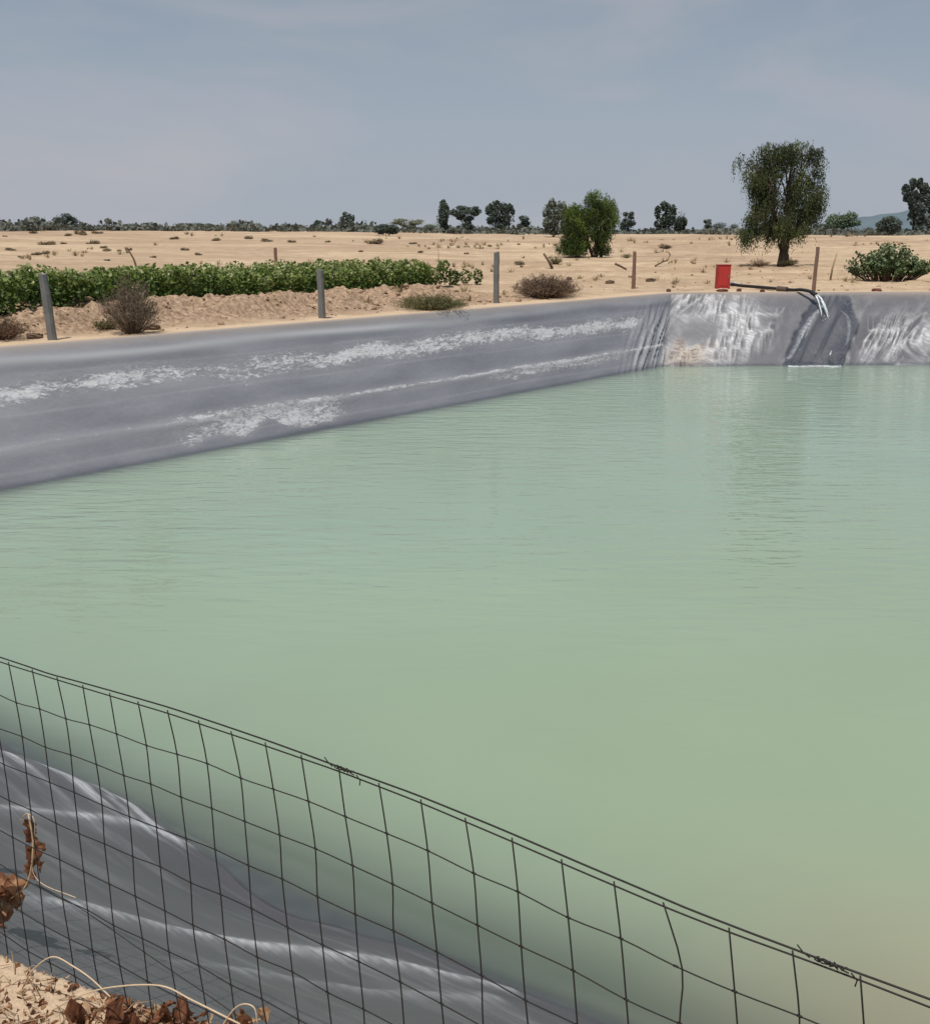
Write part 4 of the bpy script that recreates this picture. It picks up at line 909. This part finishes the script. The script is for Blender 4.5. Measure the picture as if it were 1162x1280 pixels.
# ------------------------------------------------------------------ foreground wire fence
M_wire = simple('dark_rusty_wire', (.018, .015, .014), .6, .4, 60, .5, .2, .3)
def build_fence():
    A = hit_z(0, 825, HC - 1.15); B = hit_z(1162, 1255, HC - 1.15); u = B - A; L = np.linalg.norm(u); u /= L; n = np.array([-u[1], u[0], 0]); 
    if n[1] < 0: n = -n
    def proj(P):
        z = P[2] - HC; d = P[1] * CT - z * ST; return CX + F * P[0] / d, CY - F * (P[1] * ST + z * CT) / d
    ctl = [(0, 825), (78, 849), (215, 890), (335, 930), (430, 963), (518, 997), (620, 1040), (733, 1089), (862, 1143), (937, 1171), (1035, 1206), (1162, 1255)]
    tt = []; zz = []
    for (cx_, cy_) in ctl:
        lo, hi = -.5, L + .5
        for _ in range(50):
            m_ = (lo + hi) / 2
            if proj(A + u * m_)[0] < cx_: lo = m_
            else: hi = m_
        t = lo; lo, hi = -.2, .2
        for _ in range(40):
            m_ = (lo + hi) / 2
            if proj(A + u * t + np.array([0, 0, m_]))[1] > cy_: lo = m_
            else: hi = m_
        tt.append(t); zz.append(lo)
    def top(t): return A + u * t + np.array([0, 0, np.interp(t, tt, zz)])
    cell = L / 22.35
    e = empty('wire_fence', tuple(A - np.array([0, 0, .85]))); tag(e, 'dark wire mesh fence sagging across the foreground above the near bank', 'fence')
    o0 = np.array(e.location)
    rng = np.random.default_rng(21)
    NR = 13
    def node(i, j, offs={}):
        t = (i + .38) * cell; p = top(t) - np.array([0, 0, .006])
        a = .205 + (.09 * (j / NR) ** 2 if t < 1.2 else 0)
        k = (i * 31 + j * 17)
        jx = (_hash(np.array([i]), np.array([j]), 5)[0] - .5) * .010 * (j > 0); jz = (_hash(np.array([i]), np.array([j]), 9)[0] - .5) * .009 * (j > 0)
        bulge = .010 * math.sin(j * .55 + i * .13)
        return p + u * (a * j * cell * .97 + jx) + n * (bulge - .013 * j) * (j > 0) + np.array([0, 0, -j * cell * .95 + jz])
    mb = MB(); nodes = {}
    for i in range(-9, 38):
        for j in range(NR + 1): nodes[i, j] = node(i, j)
    for i in range(-9, 38):
        P = [nodes[i, j] for j in range(NR + 1)]; P[0] = P[0] + np.array([0, 0, .008])
        if i == 18: P[0] = P[0] - u * .012; P[1] = P[1] + u * .012
        mb.tube([p_ - o0 for p_ in spline(P, 3)], .00165, 5)
    for j in range(NR + 1):
        P = [nodes[i, j] for i in range(-9, 38)]; mb.tube([p_ - o0 for p_ in spline(P, 3)], (.00145 if j else .0018), 5)
    for (i, j), q in nodes.items():      # wrapped knots where wires cross
        if j and -9 < i < 37 and j < NR: mb.tube([q - o0 + u * .0045, q - o0 - u * .0045], .0023, 5)
    mb.build('mesh_panel', M_wire, e, smooth_=True)
    # straining wire a finger above the selvage, tied in two places
    mb = MB(); P = []
    ties = [tt[4], tt[10]]
    for k in range(-20, 90):
        t = k * L / 60; gap = .007 * abs(math.sin((t - ties[0]) * math.pi / (ties[1] - ties[0]))) ** .7
        P.append(top(t) + np.array([0, 0, .004 + gap]) - o0)
    mb.tube(P, .0019, 6); mb.build('straining_wire', M_wire, e, smooth_=True)
    for q, t in enumerate(ties):
        mb = MB(); P = []
        for k in range(46):
            a = k * .93; P.append(top(t - .022 + .05 * (k / 45) + .004 * math.sin(k * 1.7)) - o0 + np.array([0, 0, .003]) + (n * math.cos(a) + np.array([0, 0, 1]) * math.sin(a)) * (.0032 + .0012 * math.sin(k * 2.3)))
        mb.tube(P, .0014, 5)
        c0 = top(t) - o0
        mb.tube([c0 - u * .03, c0 - u * .042 + np.array([0, 0, .006]), c0 - u * .052 + np.array([0, 0, .016])], .0012, 5)
        mb.tube([c0 + u * .035, c0 + u * .045 - np.array([0, 0, .01]), c0 + u * .043 - np.array([0, 0, .022])], .0013, 5)
        mb.build('wire_tie', M_wire, e)
    # loose brace wire crossing the lower mesh
    def onf(px, py, dn=.0):
        q = hit_plane(px, py, A + n * dn, n); return q
    mb = MB(); P = spline([onf(a, c, .03) for a, c in [(45, 1105), (100, 1135), (180, 1190), (290, 1265), (360, 1320)]], 6)
    mb.tube([p_ - o0 for p_ in P], .0013, 5); mb.build('brace_wire', M_wire, e)
    # posts of the fence outside the view carry it
    for t in (-.9, L + 1.1):
        q = top(t) - o0; mb = MB(); mb.tube([(q[0], q[1], -1.2), (q[0], q[1], q[2] + .05)], .03, 8); mb.build('fence_stake', M_wood, e)
    return onf, A, u, n
onf, FA, FU, FN = build_fence()

# ------------------------------------------------------------------ dead creeper, stalks, leaf litter
M_dead = leaf_mat('dead_brown_leaf', [(.08, .03, .016), (.24, .10, .05), (.42, .23, .12), (.66, .48, .31)], .4, .7, .25)
M_straw = simple('pale_straw', (.55, .42, .28), .8, .2, 30, .25, .3)
def curled_leaf(mb, c, L, w, dirv, tint, seed):
    """crumpled leaf: a small grid folded about its midrib"""
    rg = np.random.default_rng(seed); d = np.array(dirv, float); d /= np.linalg.norm(d); s_ = np.cross(d, rg.normal(size=3)); s_ /= np.linalg.norm(s_); nrm = np.cross(d, s_)
    nu, nv = 8, 7; base = len(mb.v); curl = rg.uniform(.6, 1.6); bend = rg.uniform(-1, 1.2)
    for i in range(nu):
        t = i / (nu - 1); wid = w * math.sin(math.pi * min(1, .06 + t * .92)) ** .7 * (1 + .22 * rg.normal())
        for j in range(nv):
            q = (j / (nv - 1) - .5) * 2; ang = q * curl
            p_ = np.array(c) + d * L * (t - .1) + nrm * bend * L * .35 * t * t + s_ * wid * .5 * math.sin(ang) / max(.5, curl) * 1.3 + nrm * wid * .5 * (1 - math.cos(ang)) + rg.normal(size=3) * w * .05
            mb.v.append(p_); mb.t.append(float(np.clip(tint + rg.normal() * .13, 0, 1)))
    for i in range(nu - 1):
        for j in range(nv - 1): a = base + i * nv + j; mb.f.append((a, a + 1, a + nv + 1, a + nv))
def creeper():
    o0 = onf(5, 1120); e = empty('dead_creeper', tuple(o0)); tag(e, 'shrivelled brown creeper hanging from the left end of the wire fence', 'creeper')
    P = [onf(a, c, -.02) for a, c in [(36, 1018), (42, 1060), (34, 1105), (12, 1125), (-6, 1150), (0, 1190), (3, 1225), (8, 1262)]]
    mb = MB(); mb.tube([q - o0 for q in spline(P, 5)], .0026, 6)
    P2 = [onf(a, c, -.02) for a, c in [(24, 1028), (34, 1017), (44, 1030), (40, 1080), (52, 1104), (95, 1122)]]; mb.tube([q - o0 for q in spline(P2, 5)], .0013, 5); mb.build('stem', M_straw, e, smooth_=True)
    k = 0
    for (a, c, L, w, dr, ti) in [(33, 1026, .055, .04, (.1, 0, -1), .15), (36, 1040, .07, .045, (-.1, .1, -1), .2), (38, 1060, .075, .05, (.1, 0, -1), .3), (33, 1062, .07, .05, (-.15, -.1, -1), .28), (44, 1075, .05, .035, (.5, 0, -1), .25), (36, 1080, .06, .035, (.1, 0, -1), .35), (40, 1050, .06, .04, (.2, 0, -1), .4),
                                 (30, 1100, .10, .08, (-1, 0, -.15), .55), (22, 1108, .10, .09, (-1, 0, -.4), .45), (10, 1112, .09, .08, (-.8, 0, -.6), .35), (5, 1100, .09, .08, (-1, .1, .1), .35), (28, 1118, .07, .06, (-.6, -.1, -.8), .5), (2, 1130, .08, .07, (.2, 0, -1), .4), (18, 1122, .08, .06, (-.5, .1, -.5), .6),
                                 (0, 1150, .06, .05, (-.1, 0, -1), .3), (2, 1172, .07, .05, (.2, 0, -1), .35), (6, 1185, .05, .04, (0, 0, -1), .5), (0, 1165, .06, .05, (.3, 0, -1), .6)]:
        q = onf(a, c, -.02 + .01 * (k % 3)) - o0; mb = MB(); curled_leaf(mb, q, L * .9, w * .9, dr, ti, 300 + k); mb.build('leaf', M_dead, e, smooth_=True); k += 1
creeper()
def stalks():
    for lab, pts, r in [('arched pale dry stalk rising highest over the near sandy edge', [(18, 1268), (30, 1232), (42, 1212), (66, 1196), (92, 1208), (115, 1224), (138, 1246)], .0027),
                        ('long low arched pale stalk reaching over the dead leaves', [(30, 1285), (60, 1266), (100, 1245), (140, 1234), (200, 1232), (240, 1250), (300, 1280)], .0028),
                        ('short hooked pale stalk at the end of the dead leaves', [(278, 1282), (292, 1262), (305, 1255), (318, 1260), (322, 1280)], .0022),
                        ('straight dry stick lying on the sand at the lower left', [(-20, 1271), (30, 1273), (70, 1276)], .006)]:
        P = [onf(a, c, -.22 if r < .005 else -.05) for a, c in pts]; mb = MB(); mb.tube(spline(P, 6), r * .68, 7); tag(mb.build('dry_stalk', M_straw, smooth_=True), lab, 'stalk', 'dry stalks at the near edge')
stalks()
def litter():
    rg = np.random.default_rng(8); random.seed(8); mb = MB()
    for k in range(170):
        px = rg.uniform(-15, 335) if k > 60 else rg.uniform(80, 320); py = rg.uniform(1262, 1310) + max(0, (60 - px)) * .1
        if px > 240: py = rg.uniform(1275, 1310)
        base = hit_z(px, py, 0.02)
        if sdf(TS, base[0:1], base[1:2])[0] < -.16: continue
        hgt = rg.uniform(0, .03) * (1 if px > 80 else .3)
        c = base + np.array([0, 0, hgt]); curled_leaf(mb, c, rg.uniform(.018, .05), rg.uniform(.014, .034), rg.normal(size=3) * np.array([1, 1, .7]), rg.uniform(.15, 1.0), 900 + k)
    for k in range(420):
        px = rg.uniform(-30, 335); py = rg.uniform(1212, 1310); c = hit_z(px, py, .0)
        sd0 = sdf(TS, c[0:1], c[1:2])[0]
        if sd0 < .0: continue
        c[2] = ground_z(c[0], c[1]) + .004; curled_leaf(mb, c, rg.uniform(.008, .026), rg.uniform(.006, .016), rg.normal(size=3) * np.array([1, 1, .3]), rg.uniform(.1, 1.0), 3000 + k)
    for (px, py, L) in [(98, 1282, .10), (90, 1290, .08), (132, 1285, .11), (138, 1278, .08), (215, 1280, .09), (228, 1284, .09), (205, 1275, .07), (300, 1284, .07), (306, 1280, .06), (172, 1284, .06), (185, 1280, .06)]:
        c = hit_z(px, py + 4, .03) ; curled_leaf(mb, c, L, L * .45, (rg.normal() * .2, 0, 1), rg.uniform(.1, .5), 1500 + px)
    tag(mb.build('leaf_litter', M_dead, smooth_=True), 'crumpled dead leaves heaped along the near sandy edge', 'dead leaves', kind='stuff')
    mb = MB()
    for k in range(170):
        px = rg.uniform(-25, 330); py = rg.uniform(1228, 1300); c = hit_z(px, py, .0)
        if sdf(TS, c[0:1], c[1:2])[0] < .03: continue
        c[2] = max(c[2], ground_z(c[0], c[1])) + rg.uniform(0, .02) ; a = rg.uniform(0, 6.28); L = rg.uniform(.02, .09)
        mb.tube([c, c + np.array([math.cos(a) * L * .5, math.sin(a) * L * .5, rg.uniform(0, .025)]), c + np.array([math.cos(a) * L, math.sin(a) * L, rg.uniform(-.005, .02)])], [.0016, .0013, .0008], 4, cap=False)
    tag(mb.build('twig_litter', leaf_mat('twig_litter', [(.20, .12, .07), (.42, .30, .19)], 0)), 'scattered fine dry twigs on the near sand', 'twigs', kind='stuff')
litter()

# ------------------------------------------------------------------ world, sun, camera
SUN_EL, SUN_AZ = R(70), R(-154)      # azimuth from +Y, negative to the left
w = bpy.data.worlds.new('World'); sc.world = w; w.use_nodes = True; nd = w.node_tree.nodes; lk = w.node_tree.links; nd.clear()
sky = nd.new('ShaderNodeTexSky'); sky.sky_type = 'NISHITA'; sky.sun_disc = False; sky.sun_elevation = SUN_EL; sky.sun_rotation = SUN_AZ; sky.air_density = 1.0; sky.dust_density = 4.0; sky.ozone_density = 1.5
tc = nd.new('ShaderNodeTexCoord'); sx = nd.new('ShaderNodeSeparateXYZ'); lk.new(tc.outputs['Generated'], sx.inputs[0])
gr = ramp(nd, [(0.0, (4.3, 4.75, 5.4)), (.10, (3.7, 4.25, 5.0)), (.26, (2.3, 3.0, 3.8)), (.6, (2.2, 2.9, 3.9)), (1.0, (2.3, 2.95, 3.9))])
lk.new(sx.outputs['Z'], gr.inputs[0])
mp = nd.new('ShaderNodeMapping'); mp.inputs['Scale'].default_value = (1, 1, 3.2); lk.new(tc.outputs['Generated'], mp.inputs[0])
cn = N(nd, 'ShaderNodeTexNoise', Scale=2.6, Detail=5.0, Roughness=.55, Distortion=.4); lk.new(mp.outputs[0], cn.inputs['Vector'])
cr = ramp(nd, [(.46, 0.0), (.7, 1.0)]); lk.new(cn.outputs['Fac'], cr.inputs[0])
c = mixc(nd, lk, .86, sky.outputs[0], gr.outputs[0])
c = mixc(nd, lk, math_n(nd, lk, 'MULTIPLY', cr.outputs[0], .62), c, (4.7, 4.55, 4.9))
bg = nd.new('ShaderNodeBackground'); bg.inputs[1].default_value = .1; lk.new(c, bg.inputs[0]); o = nd.new('ShaderNodeOutputWorld'); lk.new(bg.outputs[0], o.inputs[0])
sl = bpy.data.lights.new('sun', 'SUN'); sl.energy = 3.9; sl.angle = R(.6); sl.color = (1, .95, .88)
so = bpy.data.objects.new('sun', sl); COL.objects.link(so)
sd = Vector((math.sin(SUN_AZ) * math.cos(SUN_EL), math.cos(SUN_AZ) * math.cos(SUN_EL), math.sin(SUN_EL)))
so.rotation_euler = sd.to_track_quat('Z', 'Y').to_euler(); so.location = (0, 0, 30)
cam = bpy.data.cameras.new('camera'); co = bpy.data.objects.new('camera', cam); COL.objects.link(co); sc.camera = co
cam.sensor_fit = 'VERTICAL'; cam.sensor_height = 36; cam.lens = 36 * F / 1280; cam.clip_start = .05; cam.clip_end = 20000
co.location = (0, 0, HC); co.rotation_euler = (math.pi / 2 - TH, 0, 0)
sc.view_settings.view_transform = 'Standard'; sc.view_settings.look = 'None'; sc.view_settings.exposure = 0; sc.view_settings.gamma = 1
sc.render.engine = 'CYCLES'; sc.cycles.max_bounces = 8; sc.cycles.transparent_max_bounces = 12; sc.cycles.use_denoising = True
